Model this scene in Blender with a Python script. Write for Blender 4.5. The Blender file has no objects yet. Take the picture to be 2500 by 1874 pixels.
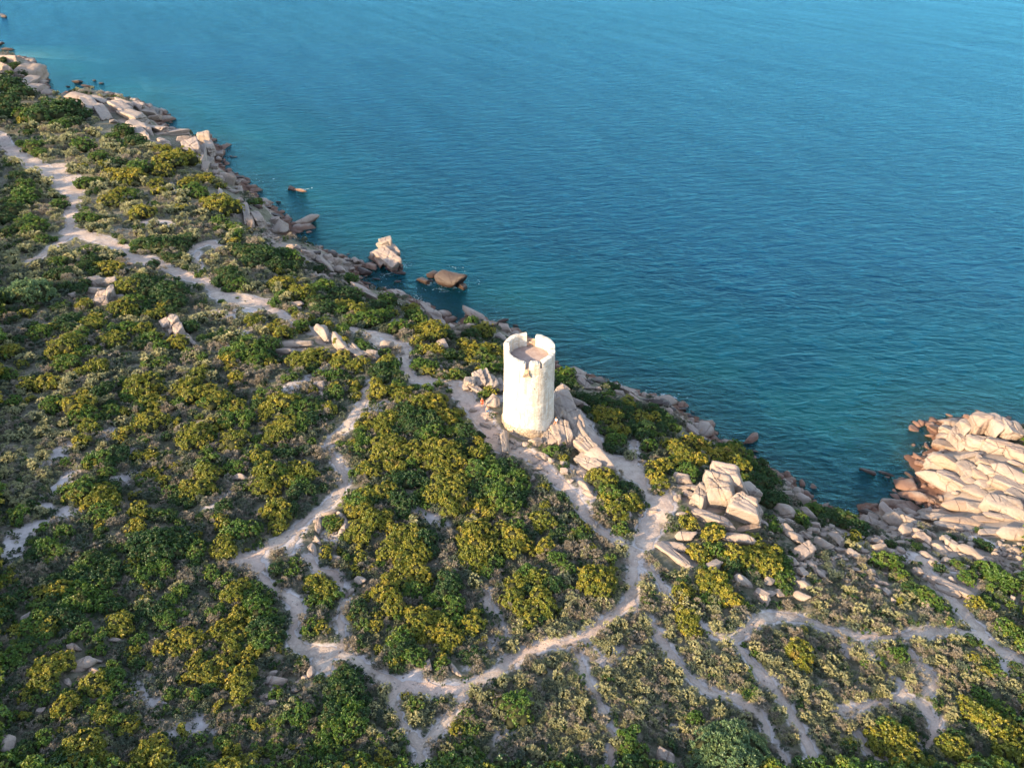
import bpy, bmesh, math, random
import numpy as np
from mathutils import Vector, Matrix

random.seed(7)
RNG = np.random.default_rng(7)
SC = bpy.context.scene
COL = SC.collection

# ---------------------------------------------------------------- camera
CAM_H, PITCH, FPX = 84.0, math.radians(33.3), 1850.0     # metres, below horizon, focal length in photo pixels (2500 wide)
cam_data = bpy.data.cameras.new('camera')
cam_data.sensor_width = 36.0
cam_data.lens = FPX / 2500 * 36.0
cam_data.clip_start, cam_data.clip_end = 1.0, 20000.0
cam = bpy.data.objects.new('camera', cam_data)
cam.location = (0, 0, CAM_H)
cam.rotation_euler = (math.pi / 2 - PITCH, 0, 0)
COL.objects.link(cam)
SC.camera = cam

# ---------------------------------------------------------------- light
SUN_EL = math.radians(20.5)
TRAVEL = Vector((0.80, 0.60, 0)).normalized()             # where the light goes on the ground
world = bpy.data.worlds.new('World')
SC.world = world
world.use_nodes = True
wn = world.node_tree
wn.nodes.clear()
w_sky = wn.nodes.new('ShaderNodeTexSky')
w_sky.sky_type = 'NISHITA'
w_sky.sun_disc = False
w_sky.sun_elevation = SUN_EL
w_sky.sun_rotation = math.atan2(-TRAVEL.x, -TRAVEL.y)
w_sky.altitude = 80
w_sky.air_density, w_sky.dust_density, w_sky.ozone_density = 1.0, 1.0, 1.5
w_bg = wn.nodes.new('ShaderNodeBackground')
w_bg.inputs['Strength'].default_value = 0.15
w_out = wn.nodes.new('ShaderNodeOutputWorld')
w_hs = wn.nodes.new('ShaderNodeHueSaturation')          # white balance of the whole sky
w_hs.inputs['Saturation'].default_value = 0.80
wn.links.new(w_sky.outputs['Color'], w_hs.inputs['Color'])
wn.links.new(w_hs.outputs['Color'], w_bg.inputs['Color'])
wn.links.new(w_bg.outputs['Background'], w_out.inputs['Surface'])
sun_data = bpy.data.lights.new('sun', 'SUN')
sun_data.energy = 3.8
sun_data.angle = math.radians(0.9)
sun_data.color = (1.0, 0.755, 0.47)
sun = bpy.data.objects.new('sun', sun_data)
d = Vector((TRAVEL.x * math.cos(SUN_EL), TRAVEL.y * math.cos(SUN_EL), -math.sin(SUN_EL)))
sun.rotation_euler = d.to_track_quat('-Z', 'Y').to_euler()
COL.objects.link(sun)
SC.view_settings.view_transform = 'Standard'
SC.view_settings.look = 'None'
SC.view_settings.exposure = 2.13
SC.view_settings.gamma = 1.0
SC.view_settings.use_curve_mapping = False
SC.render.engine = 'CYCLES'
SC.cycles.max_bounces = 6
SC.cycles.diffuse_bounces = 3
SC.cycles.glossy_bounces = 2
SC.cycles.transparent_max_bounces = 8
SC.cycles.use_adaptive_sampling = True
SC.cycles.adaptive_threshold = 0.02
SC.cycles.use_denoising = True
SC.cycles.caustics_reflective = False
SC.cycles.caustics_refractive = False

# ---------------------------------------------------------------- photograph pixels to places on the land
SP, CP = math.sin(PITCH), math.cos(PITCH)

def rays(u, v):
    u = np.asarray(u, float); v = np.asarray(v, float)
    t = (v - 937.0) / FPX
    return (u - 1250.0) / FPX, CP - SP * t, -SP - CP * t

def at_height(u, v, z=0.0):
    dx, dy, dz = rays(u, v)
    k = (z - CAM_H) / dz
    return dx * k, dy * k, k

# value noise on the ground plane
def _hash(ix, iy, s):
    h = (ix.astype(np.int64) * 374761393 + iy.astype(np.int64) * 668265263 + s * 1442695041) & 0xFFFFFFFF
    h = ((h ^ (h >> 13)) * 1274126177) & 0xFFFFFFFF
    h = h ^ (h >> 16)
    return (h & 0xFFFF) / 65535.0 * 2 - 1

def noise2(x, y, scale, seed=0):
    x = np.asarray(x, float) / scale; y = np.asarray(y, float) / scale
    ix = np.floor(x); iy = np.floor(y)
    fx = x - ix; fy = y - iy
    fx = fx * fx * fx * (fx * (fx * 6 - 15) + 10); fy = fy * fy * fy * (fy * (fy * 6 - 15) + 10)
    a = _hash(ix, iy, seed); b = _hash(ix + 1, iy, seed)
    c = _hash(ix, iy + 1, seed); e = _hash(ix + 1, iy + 1, seed)
    return (a * (1 - fx) + b * fx) * (1 - fy) + (c * (1 - fx) + e * fx) * fy

def fbm(x, y, scale, seed=0, octs=3):
    s = 0; amp = 1; tot = 0
    for o in range(octs):
        s = s + amp * noise2(x, y, scale / 2 ** o, seed + o * 17); tot += amp; amp *= 0.5
    return s / tot

# shoreline as it runs through the photograph
COAST_PX = [(-160,128),(0,137),(40,139),(80,153),(104,188),(104,215),(94,252),(128,256),(164,241),(172,230),(192,222),(228,226),(265,232),
 (300,243),(350,254),(398,278),(390,300),(410,318),(436,318),(436,336),(478,338),(500,332),(532,360),(538,380),(534,402),(552,418),(566,428),
 (590,432),(592,446),(604,468),(622,488),(642,500),(662,508),(690,532),(704,566),(694,590),(706,597),(748,604),(796,613),(828,630),(884,645),
 (868,670),(872,692),(906,718),(954,714),(990,731),(1046,752),(1087,785),(1115,804),(1126,790),(1140,780),(1196,788),(1214,804),(1256,812),
 (1300,850),(1361,905),(1400,917),(1444,922),(1474,934),(1500,942),(1544,959),(1585,974),(1641,978),(1669,1014),(1700,1027),(1722,1060),
 (1768,1088),(1808,1110),(1850,1135),(1890,1166),(1922,1168),(1974,1226),(2004,1236),(2060,1258),(2097,1272),(2112,1244),(2135,1240),(2160,1246),
 (2208,1236),(2204,1252),(2234,1266),(2250,1250),(2284,1243),(2250,1226),(2228,1200),(2262,1200),(2281,1204),(2262,1176),(2249,1152),(2238,1122),(2262,1106),
 (2300,1102),(2288,1076),(2286,1056),(2262,1032),(2280,1026),(2306,1033),(2370,1031),(2440,1030),(2490,1040),(2540,1062)]
cu = np.array([p[0] for p in COAST_PX]); cv = np.array([p[1] for p in COAST_PX])
cxw, cyw, _k = at_height(cu, cv, 0.0)
POLY = np.array(list(zip(cxw, cyw)) + [(150, 104), (300, 40), (300, -80), (-620, -80), (-620, 520)])

GX0, GY0, GS = -430.0, -20.0, 1.0
GNX, GNY = 620, 560
_gx = GX0 + np.arange(GNX) * GS; _gy = GY0 + np.arange(GNY) * GS
GXX, GYY = np.meshgrid(_gx, _gy)

def signed_distance(X, Y):
    P = POLY; Q = np.roll(POLY, -1, axis=0)
    best = np.full(X.shape, 1e9); inside = np.zeros(X.shape, bool)
    for (ax, ay), (bx, by) in zip(P, Q):
        ex, ey = bx - ax, by - ay
        L2 = ex * ex + ey * ey + 1e-9
        t = np.clip(((X - ax) * ex + (Y - ay) * ey) / L2, 0, 1)
        best = np.minimum(best, (X - ax - t * ex) ** 2 + (Y - ay - t * ey) ** 2)
        if ay != by:
            inside ^= ((ay > Y) != (by > Y)) & (X < (bx - ax) * (Y - ay) / (by - ay) + ax)
    return np.where(inside, 1, -1) * np.sqrt(best)

SD = signed_distance(GXX, GYY)

# height of the land away from the shore, and how fast it climbs from the water: pixel, height, climbing length
CTRL = [(60,180,7,5),(0,330,12,8),(150,480,12,8),(300,400,11,8),(450,470,11,7),(0,700,19,9),(250,720,18,9),(560,640,13,8),(700,760,15,9),
 (430,850,18,9),(900,740,13,9),(0,1000,22,10),(330,1150,21,10),(700,1000,19,10),(960,900,16.5,10),(1130,900,16.5,10),(1290,1060,17,11),
 (0,1500,24,10),(500,1500,21,10),(1000,1400,18,11),(1400,1180,16,11),(1560,1310,16,12),(1720,1240,16,9),(1900,1300,15,11),
 (700,1850,22,10),(1250,1800,20,12),(1700,1700,17.5,14),(1900,1480,15,15),(2200,1500,14.5,14),(2480,1480,12,12),(2450,1850,14,16),
 (2380,1250,8,7),(2400,1120,7,5),(2150,1370,12,10),(1480,1010,13,10),(1500,1120,15,11)]
ca = np.array(CTRL, float)
kx, ky, _k = at_height(ca[:, 0], ca[:, 1], ca[:, 2])
def _tps(xa, ya, vals, lam=0.02):
    S = 100.0
    px, py = xa / S, ya / S
    r2 = (px[:, None] - px) ** 2 + (py[:, None] - py) ** 2
    K = np.where(r2 > 0, 0.5 * r2 * np.log(r2 + 1e-12), 0) + lam * np.eye(len(px))
    Pm = np.c_[np.ones_like(px), px, py]
    n = len(px)
    A = np.zeros((n + 3, n + 3)); A[:n, :n] = K; A[:n, n:] = Pm; A[n:, :n] = Pm.T
    w = np.linalg.solve(A, np.r_[vals, 0, 0, 0])
    def f(X, Y):
        X = X / S; Y = Y / S
        out = w[n] + w[n + 1] * X + w[n + 2] * Y
        for i in range(n):
            q = (X - px[i]) ** 2 + (Y - py[i]) ** 2
            out = out + w[i] * 0.5 * q * np.log(q + 1e-12)
        return out
    return f
PLAT = np.clip(_tps(kx, ky, ca[:, 2])(GXX, GYY), 5, 27)
CLIMB = np.clip(_tps(kx, ky, ca[:, 3])(GXX, GYY), 4.5, 18)
_in = np.maximum(SD, 0)
HG = np.where(SD > 0, 0.25 + (PLAT - 0.25) * (1 - np.exp(-(_in / (1.45 * CLIMB)) ** 1.35)), np.maximum(SD * 0.22, -11) + 0.25)

def _bil(G, X, Y):
    fx = np.clip((np.asarray(X, float) - GX0) / GS, 0, GNX - 1.001); fy = np.clip((np.asarray(Y, float) - GY0) / GS, 0, GNY - 1.001)
    ix = fx.astype(int); iy = fy.astype(int); fx = fx - ix; fy = fy - iy
    return (G[iy, ix] * (1 - fx) + G[iy, ix + 1] * fx) * (1 - fy) + (G[iy + 1, ix] * (1 - fx) + G[iy + 1, ix + 1] * fx) * fy

def sdist(X, Y): return _bil(SD, X, Y)

def height(X, Y):
    X = np.asarray(X, float); Y = np.asarray(Y, float)
    s = sdist(X, Y)
    base = _bil(HG, X, Y)
    amp = np.clip(s / 10.0, 0, 1)
    return base + amp * np.clip(110 / np.maximum(Y, 1), 0.25, 1) * (0.75 * fbm(X, Y, 9.0, 3) + 0.22 * noise2(X, Y, 2.3, 5)) + 0.45 * np.clip(1 - np.abs(s) / 9.0, 0, 1) * fbm(X, Y, 3.0, 9)

def spot(u, v, lift=0.0):
    """where the view ray through photo pixel (u, v) meets the land raised by lift: x, y, ground z, depth"""
    u = np.atleast_1d(np.asarray(u, float)); v = np.atleast_1d(np.asarray(v, float))
    dx, dy, dz = rays(u, v)
    lift = np.broadcast_to(np.asarray(lift, float), u.shape)
    k0 = (33.0 - CAM_H) / dz
    k1 = (-3.0 - CAM_H) / dz
    for n in (140, 24, 10):
        f = np.linspace(0, 1, n + 1)[None, :]
        K = k0[:, None] + (k1 - k0)[:, None] * f
        below = (CAM_H + dz[:, None] * K) < np.maximum(height(dx[:, None] * K, dy[:, None] * K), 0) + lift[:, None]
        below[:, -1] = True; below[:, 0] = False
        i = below.argmax(1); j = np.arange(len(u))
        k0, k1 = K[j, i - 1], K[j, i]
    hi = (k0 + k1) / 2
    X, Y = dx * hi, dy * hi
    return X, Y, np.maximum(height(X, Y), 0.0), hi

def to_px(x, y, z):
    """photo pixel of a place"""
    zc = z - CAM_H
    dep = y * CP - zc * SP
    up = y * SP + zc * CP
    return 1250 + FPX * x / dep, 937 - FPX * up / dep

# ---------------------------------------------------------------- helpers
TILE = {'A': (0, 0, .3165), 'B': (0, 400, .3165), 'C': (400, 300, .3165), 'D': (800, 560, .2712), 'E': (600, 850, .3165),
        'F': (600, 1350, .3165), 'G': (0, 850, .3165), 'H': (0, 1350, .3165), 'I': (1300, 1000, .3165), 'J': (1800, 980, .3165),
        'L': (1200, 1350, .3165), 'M': (1800, 1350, .3165), 'T': (1100, 720, .2774), 'P': (0, 0, 1.0)}

def px(tile, x, y):
    ox, oy, s = TILE[tile]
    return ox + x * s, oy + y * s

def tag(o, label=None, cat=None, group=None, kind=None):
    if label: o['label'] = label
    if cat: o['category'] = cat
    if group: o['group'] = group
    if kind: o['kind'] = kind
    return o

def link(name, mesh, parent=None, loc=None, rot=None, scale=None):
    o = bpy.data.objects.new(name, mesh)
    COL.objects.link(o)
    if parent is not None: o.parent = parent
    if loc is not None: o.location = loc
    if rot is not None: o.rotation_euler = rot
    if scale is not None: o.scale = scale
    return o

def mesh_from(name, verts, faces, mats=(), smooth=False, fmat=None):
    me = bpy.data.meshes.new(name)
    me.from_pydata([tuple(v) for v in verts], [], [tuple(f) for f in faces])
    for m in mats: me.materials.append(m)
    if fmat is not None: me.polygons.foreach_set('material_index', np.asarray(fmat, np.int32))
    if smooth: me.polygons.foreach_set('use_smooth', np.ones(len(me.polygons), bool))
    me.update()
    return me

def grid_mesh(name, V, keep, mats=(), smooth=True):
    """V: rows x cols x 3, keep: (rows-1) x (cols-1)"""
    R, Cn = V.shape[:2]
    idx = np.arange(R * Cn).reshape(R, Cn)
    q = np.stack([idx[:-1, :-1], idx[:-1, 1:], idx[1:, 1:], idx[1:, :-1]], -1)[keep]
    used = np.unique(q); remap = np.full(R * Cn, -1); remap[used] = np.arange(len(used))
    q = remap[q]
    me = bpy.data.meshes.new(name)
    me.vertices.add(len(used)); me.vertices.foreach_set('co', V.reshape(-1, 3)[used].astype(np.float32).ravel())
    me.loops.add(q.size); me.loops.foreach_set('vertex_index', q.astype(np.int32).ravel())
    me.polygons.add(len(q)); me.polygons.foreach_set('loop_start', (np.arange(len(q)) * 4).astype(np.int32))
    for m in mats: me.materials.append(m)
    me.update(calc_edges=True)
    me.validate()
    if smooth: me.polygons.foreach_set('use_smooth', np.ones(len(me.polygons), bool))
    return me, used

def vattr(me, name, vals):
    a = me.attributes.new(name, 'FLOAT', 'POINT')
    a.data.foreach_set('value', np.asarray(vals, np.float32))

class N:
    """short way to write node materials"""
    def __init__(self, name):
        self.m = bpy.data.materials.new(name); self.m.use_nodes = True
        self.t = self.m.node_tree; self.t.nodes.clear()
        self.out = self.t.nodes.new('ShaderNodeOutputMaterial')
    def n(self, kind, **kw):
        nd = self.t.nodes.new('ShaderNode' + kind)
        for k, v in kw.items():
            if k.startswith('i_'): nd.inputs[k[2:].replace('_', ' ')].default_value = v
            else: setattr(nd, k, v)
        return nd
    def l(self, a, b): self.t.links.new(a, b)
    def pos(self): return self.n('NewGeometry').outputs['Position']
    def obj(self): return self.n('TexCoord').outputs['Object']
    def map(self, vec, scale=(1, 1, 1), rot=(0, 0, 0)):
        m = self.n('Mapping'); self.l(vec, m.inputs['Vector'])
        m.inputs['Scale'].default_value = scale; m.inputs['Rotation'].default_value = rot
        return m.outputs['Vector']
    def noise(self, vec, scale, detail=3, rough=0.55, dist=0.0):
        t = self.n('TexNoise'); self.l(vec, t.inputs['Vector'])
        t.inputs['Scale'].default_value = scale; t.inputs['Detail'].default_value = detail
        t.inputs['Roughness'].default_value = rough; t.inputs['Distortion'].default_value = dist
        return t.outputs['Fac']
    def vor(self, vec, scale, feature='F1', rnd=1.0):
        t = self.n('TexVoronoi', feature=feature); self.l(vec, t.inputs['Vector'])
        t.inputs['Scale'].default_value = scale; t.inputs['Randomness'].default_value = rnd
        return t.outputs['Distance']
    def ramp(self, fac, stops, interp='LINEAR'):
        r = self.n('ValToRGB'); self.l(fac, r.inputs['Fac']); cr = r.color_ramp; cr.interpolation = interp
        while len(cr.elements) > 1: cr.elements.remove(cr.elements[0])
        for i, (p, c) in enumerate(stops):
            e = cr.elements[0] if i == 0 else cr.elements.new(p)
            e.position = p; e.color = (*c, 1) if isinstance(c, tuple) else (c, c, c, 1)
        return r.outputs['Color']
    def mix(self, fac, a, b, blend='MIX'):
        m = self.n('Mix', data_type='RGBA', blend_type=blend)
        for s, v in ((m.inputs[0], fac), (m.inputs[6], a), (m.inputs[7], b)):
            if isinstance(v, (int, float)): s.default_value = v
            elif isinstance(v, tuple): s.default_value = (*v, 1)
            else: self.l(v, s)
        return m.outputs[2]
    def math(self, op, a, b=None, clamp=False):
        m = self.n('Math', operation=op, use_clamp=clamp)
        for i, v in enumerate((a, b)):
            if v is None: continue
            if isinstance(v, (int, float)): m.inputs[i].default_value = v
            else: self.l(v, m.inputs[i])
        return m.outputs[0]
    def attr(self, name, kind='GEOMETRY'):
        a = self.n('Attribute', attribute_name=name, attribute_type=kind)
        return a
    def bump(self, h, strength=0.5, dist=0.1, normal=None):
        b = self.n('Bump'); self.l(h, b.inputs['Height'])
        b.inputs['Strength'].default_value = strength; b.inputs['Distance'].default_value = dist
        if normal is not None: self.l(normal, b.inputs['Normal'])
        return b.outputs['Normal']
    def surf(self, col, rough=0.9, normal=None, spec=0.2):
        p = self.n('BsdfPrincipled')
        if isinstance(col, tuple): p.inputs['Base Color'].default_value = (*col, 1)
        else: self.l(col, p.inputs['Base Color'])
        if isinstance(rough, (int, float)): p.inputs['Roughness'].default_value = rough
        else: self.l(rough, p.inputs['Roughness'])
        p.inputs['Specular IOR Level'].default_value = spec
        if normal is not None: self.l(normal, p.inputs['Normal'])
        self.l(p.outputs[0], self.out.inputs['Surface'])
        return p

# ---------------------------------------------------------------- foot paths and bare patches, read along the photograph's paths
# tile, visible width in tile pixels, points
PATHS = [
 ('A',95,[(-60,1030),(0,1065),(60,1140),(160,1215),(260,1270),(370,1330),(470,1420),(560,1485)]),
 ('B',85,[(450,10),(560,110),(600,210),(575,290),(545,370),(550,450),(545,520)]),
 ('B',70,[(545,520),(640,540),(760,580),(870,620),(940,655),(980,705),(1050,738),(1130,745),(1230,775),(1300,810),(1400,850),(1520,890),(1640,950),(1720,1000)]),
 ('B',130,[(1720,1010),(1800,1050),(1920,1070),(2020,1085)]),
 ('B',70,[(2020,1095),(2140,1150),(2300,1230),(2420,1290),(2530,1340)]),
 ('D',75,[(230,905),(300,915),(400,930),(500,955),(590,1000)]),
 ('D',100,[(400,960),(480,1040),(590,1010),(680,1060),(690,1130),(690,1210),(710,1290),(780,1350),(880,1360),(960,1390)]),
 ('D',90,[(960,1390),(1130,1400),(1200,1480),(1290,1560),(1350,1600)]),
 ('T',170,[(60,850),(200,980),(270,1080),(330,1180),(380,1270)]),
 ('T',120,[(350,1230),(430,1340),(540,1350),(600,1370),(700,1420),(800,1500),(870,1580),(950,1650)]),
 ('I',75,[(-20,340),(100,470),(230,580),(330,680),(400,790),(470,890),(560,960),(680,1030),(780,1070)]),
 ('T',80,[(980,880),(1060,980),(1150,1090),(1240,1230),(1380,1400),(1500,1480)]),
 ('I',90,[(330,20),(420,110),(480,220),(560,350),(640,400)]),
 ('I',190,[(660,410),(760,460),(800,520)]),
 ('I',60,[(780,250),(790,340),(790,440)]),
 ('I',90,[(800,480),(860,590),(900,680),(940,760)]),
 ('I',170,[(960,700),(960,790),(930,870),(880,950),(850,1040)]),
 ('I',150,[(1040,660),(1010,760),(980,880)]),
 ('I',130,[(760,1080),(800,1100),(775,1180)]),
 ('I',75,[(775,1180),(765,1300),(755,1420),(745,1490)]),
 ('I',45,[(850,1170),(930,1260),(1000,1350),(1040,1430),(1080,1490)]),
 ('L',75,[(1065,380),(1000,430),(900,510),(800,590),(700,660),(560,695),(400,710),(280,750)]),
 ('L',95,[(280,750),(150,820),(60,890),(0,950)]),
 ('F',105,[(1900,940),(1800,990),(1680,1050),(1500,1060),(1350,1035),(1180,1020),(1080,980),(980,910),(880,840),(760,790),(640,770),(480,745),(390,700)]),
 ('F',80,[(390,700),(350,600),(385,510),(400,440),(370,390),(310,335)]),
 ('F',55,[(310,335),(230,270),(150,200),(80,130)]),
 ('F',120,[(80,110),(20,60),(-30,40)]),
 ('F',120,[(580,830),(640,800),(600,880)]),
 ('E',75,[(40,1610),(200,1520),(320,1450),(420,1360),(500,1290),(620,1220),(700,1140),(760,1060),(760,970),(720,890)]),
 ('E',65,[(720,890),(650,830),(620,770),(680,690),(780,600),(850,500),(900,410),(930,330),(950,260)]),
 ('E',40,[(430,1400),(390,1470),(330,1580)]),
 ('L',60,[(1080,400),(1180,490),(1260,580),(1310,670)]),
 ('L',75,[(1310,670),(1350,750),(1420,830),(1450,880)]),
 ('L',50,[(1450,880),(1540,970),(1640,1050),(1740,1090),(1860,1120),(1960,1170)]),
 ('L',75,[(1960,1170),(2060,1240),(2110,1340),(2140,1430),(2200,1520)]),
 ('M',55,[(220,1390),(280,1480),(350,1580),(380,1660)]),
 ('L',55,[(1610,550),(1720,640),(1860,680)]),
 ('L',80,[(1860,680),(1940,760),(2040,880),(2130,980),(2212,1070)]),
 ('M',80,[(20,740),(120,860),(200,970),(300,1070),(390,1190),(440,1300),(500,1400),(560,1500),(610,1660)]),
 ('M',60,[(-20,680),(60,600),(120,535),(200,490),(330,485),(450,500),(560,530),(680,590),(800,610),(940,640),(1100,645),(1250,640),(1400,615)]),
 ('M',85,[(1400,615),(1550,600),(1700,610),(1850,640)]),
 ('M',130,[(1860,640),(1960,700),(2060,770),(2200,850)]),
 ('M',90,[(1900,640),(1850,570),(1790,500),(1720,440),(1640,340),(1560,260),(1500,190)]),
 ('M',90,[(1500,190),(1450,110),(1420,40)]),
 ('L',50,[(640,710),(670,830),(700,920),(770,1020),(820,1130),(880,1250),(910,1380),(930,1500),(910,1680)]),
 ('F',55,[(1140,1060),(1140,1170),(1180,1290),(1260,1380)]),
 ('F',110,[(1280,1400),(1330,1480),(1340,1560),(1320,1680)]),
 ('F',70,[(1390,1460),(1490,1350),(1580,1240),(1650,1150),(1680,1070)]),
 ('F',60,[(470,40),(560,130),(680,170),(740,250),(770,330),(740,430),(710,520)]),
 ('F',90,[(715,520),(740,600),(750,700),(740,790)]),
 ('M',45,[(1000,680),(1010,770),(1050,860)]),
 ('M',55,[(1290,700),(1380,830),(1440,910)]),
 ('M',100,[(1470,920),(1500,1000),(1470,1070)]),
 ('M',65,[(800,1230),(900,1200),(1050,1160),(1200,1130),(1350,1130),(1440,1190)]),
 ('M',100,[(1440,1190),(1520,1290),(1520,1350),(1470,1410),(1490,1490)]),
 ('M',50,[(930,1400),(960,1490),(1080,1590)]),
 ('M',35,[(1160,960),(1270,1010),(1280,1110)]),
 ('C',30,[(300,1140),(270,1080),(230,1050),(270,1000)]),
 ('C',45,[(180,1000),(270,950),(360,920),(420,960)]),
 ('B',45,[(200,780),(330,700),(430,625),(530,560)]),
 ('F',50,[(1860,300),(1850,370),(1900,450),(1960,560),(1990,660)]),
]
# bare sandy ground among the scrub (coloured on the ground itself)
BARE = [
 ('G',90,[(80,1560),(130,1460),(240,1390),(340,1330)]), ('G',80,[(330,1350),(450,1310),(590,1270)]), ('G',60,[(300,1230),(360,1150),(490,1030),(560,950)]),
 ('G',80,[(470,800),(540,740)]), ('G',70,[(780,690),(850,640)]), ('G',50,[(940,1040),(1080,980)]), ('G',50,[(990,800),(1100,800)]), ('G',60,[(400,860),(330,880)]),
 ('G',50,[(1640,1200),(1760,1120)]), ('H',60,[(20,110),(180,40)]), ('H',50,[(20,310),(80,240)]), ('H',60,[(1040,1020),(1160,950)]), ('H',110,[(1080,1120),(1140,1130)]),
 ('H',80,[(1440,1360),(1560,1320),(1640,1330)]), ('L',100,[(860,800),(960,760)]), ('L',60,[(80,1420),(160,1350)]), ('L',50,[(1450,1300),(1470,1240)]),
 ('F',80,[(1900,680),(2000,640)]), ('F',60,[(1740,870),(1780,760)]), ('F',70,[(1200,960),(1330,930)]), ('I',60,[(330,470),(440,640),(470,720)]),
 ('M',120,[(1960,760),(2060,900)]), ('M',60,[(1500,60),(1640,120)]), ('M',60,[(700,640),(850,740)]), ('J',90,[(1250,1150),(1500,1290)]), ('J',90,[(1850,1080),(2150,1200)]),
 ('E',60,[(640,1420),(720,1500)]), ('E',70,[(1350,1260),(1480,1330)]), ('E',80,[(330,310),(560,200),(640,120)]), ('E',60,[(1020,460),(1180,410)]),
 ('D',60,[(1560,1480),(1480,1560)]), ('C',60,[(420,1480),(640,1480)]), ('C',40,[(1700,1400),(1790,1390)]), ('B',50,[(1330,480),(1150,440)]), ('B',60,[(1350,160),(1400,220)]),
 ('B',60,[(1700,1180),(1900,1150)]), ('B',60,[(1900,1250),(1750,1450)]),
]
PX0, PY0, PS = -190.0, 30.0, 0.2
PNX, PNY = 1500, 1350
def stroke_field(strokes, noise_amp):
    F = np.full((PNY, PNX), 9.0, np.float32)
    for tile, w, pts in strokes:
        P = [px(tile, *p) for p in pts]
        uu = [p[0] for p in P]; vv = [p[1] for p in P]
        X, Y, Z, D = spot(uu, vv)
        s = TILE[tile][2]
        for i in range(len(P) - 1):
            du, dv = uu[i + 1] - uu[i], vv[i + 1] - vv[i]
            sd_ = math.sin(math.atan2(CAM_H - 12, math.hypot(X[i], Y[i])))
            c, f_ = abs(du) / math.hypot(du, dv), abs(dv) / math.hypot(du, dv)
            dep = (D[i] + D[i + 1]) / 2
            hw = 0.5 * w * s * dep / FPX * 0.82 / (sd_ * math.sqrt(c * c + f_ * f_ / sd_ ** 2))
            pad = hw + 3.0
            x0, x1 = min(X[i], X[i + 1]) - pad, max(X[i], X[i + 1]) + pad
            y0, y1 = min(Y[i], Y[i + 1]) - pad, max(Y[i], Y[i + 1]) + pad
            a, b = int((x0 - PX0) / PS), int((x1 - PX0) / PS) + 1
            c0, e0 = int((y0 - PY0) / PS), int((y1 - PY0) / PS) + 1
            a, b, c0, e0 = max(a, 0), min(b, PNX), max(c0, 0), min(e0, PNY)
            if a >= b or c0 >= e0: continue
            gx = PX0 + np.arange(a, b) * PS; gy = PY0 + np.arange(c0, e0) * PS
            GX, GY = np.meshgrid(gx, gy)
            ex, ey = X[i + 1] - X[i], Y[i + 1] - Y[i]
            t = np.clip(((GX - X[i]) * ex + (GY - Y[i]) * ey) / (ex * ex + ey * ey + 1e-9), 0, 1)
            dd = np.sqrt((GX - X[i] - t * ex) ** 2 + (GY - Y[i] - t * ey) ** 2) - hw
            F[c0:e0, a:b] = np.minimum(F[c0:e0, a:b], dd)
    GX, GY = np.meshgrid(PX0 + np.arange(PNX) * PS, PY0 + np.arange(PNY) * PS)
    return F + (noise_amp * (0.5 * fbm(GX, GY, 3.2, 31) + 0.35 * noise2(GX, GY, 0.9, 33) + 0.22 * noise2(GX, GY, 0.42, 37))).astype(np.float32)

PATH_F = stroke_field(PATHS, 0.62)
BARE_F = stroke_field(BARE, 1.1)
def _pf(F, X, Y):
    fx = (np.asarray(X, float) - PX0) / PS; fy = (np.asarray(Y, float) - PY0) / PS
    ok = (fx >= 0) & (fx < PNX - 1) & (fy >= 0) & (fy < PNY - 1)
    ix = np.clip(fx, 0, PNX - 2).astype(int); iy = np.clip(fy, 0, PNY - 2).astype(int)
    return np.where(ok, F[iy, ix], 9.0)
def path_d(X, Y): return _pf(PATH_F, X, Y)
def bare_d(X, Y): return _pf(BARE_F, X, Y)

# bare granite areas: pixel, radius in photo pixels
ROCKY = [(230,250,60),(290,270,60),(340,300,60),(480,350,45),(520,390,45),(560,440,35),(590,520,50),(640,560,45),(700,600,40),(770,630,50),(830,660,50),
 (1030,770,40),(1080,800,30),(1210,945,55),(1370,1010,55),(1420,1090,55),(1480,1150,40),(1330,1060,45),(1720,1220,80),(1680,1360,50),(1640,1340,40),
 (2300,1180,120),(2420,1120,120),(2450,1250,110),(2350,1280,90),(2200,1300,60),(2150,1330,60),(2300,1340,60),(2430,1360,60),(1900,1250,30),(2050,1300,40),(2350,1420,50),
 (245,715,40),(420,800,30),(70,180,50),(20,170,50),(800,830,40),(720,840,40),(2320,1450,60),(1290,1050,60)]
rk = np.array(ROCKY, float)
RX, RY, RZ, RD = spot(rk[:, 0], rk[:, 1]); RR = rk[:, 2] * RD / FPX
def rocky(X, Y):
    """0..1 how much of the ground is bare granite"""
    X = np.asarray(X, float); Y = np.asarray(Y, float)
    m = np.full(X.shape, -9.0)
    for a, b, r in zip(RX, RY, RR):
        m = np.maximum(m, 1 - np.hypot(X - a, Y - b) / r)
    s = sdist(X, Y)
    shore = 1 - s / (5.0 + 2.5 * fbm(X, Y, 14, 51))
    return np.clip(np.maximum(m, shore) * 2.2 + 0.5 * fbm(X, Y, 2.6, 53), 0, 1)

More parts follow.
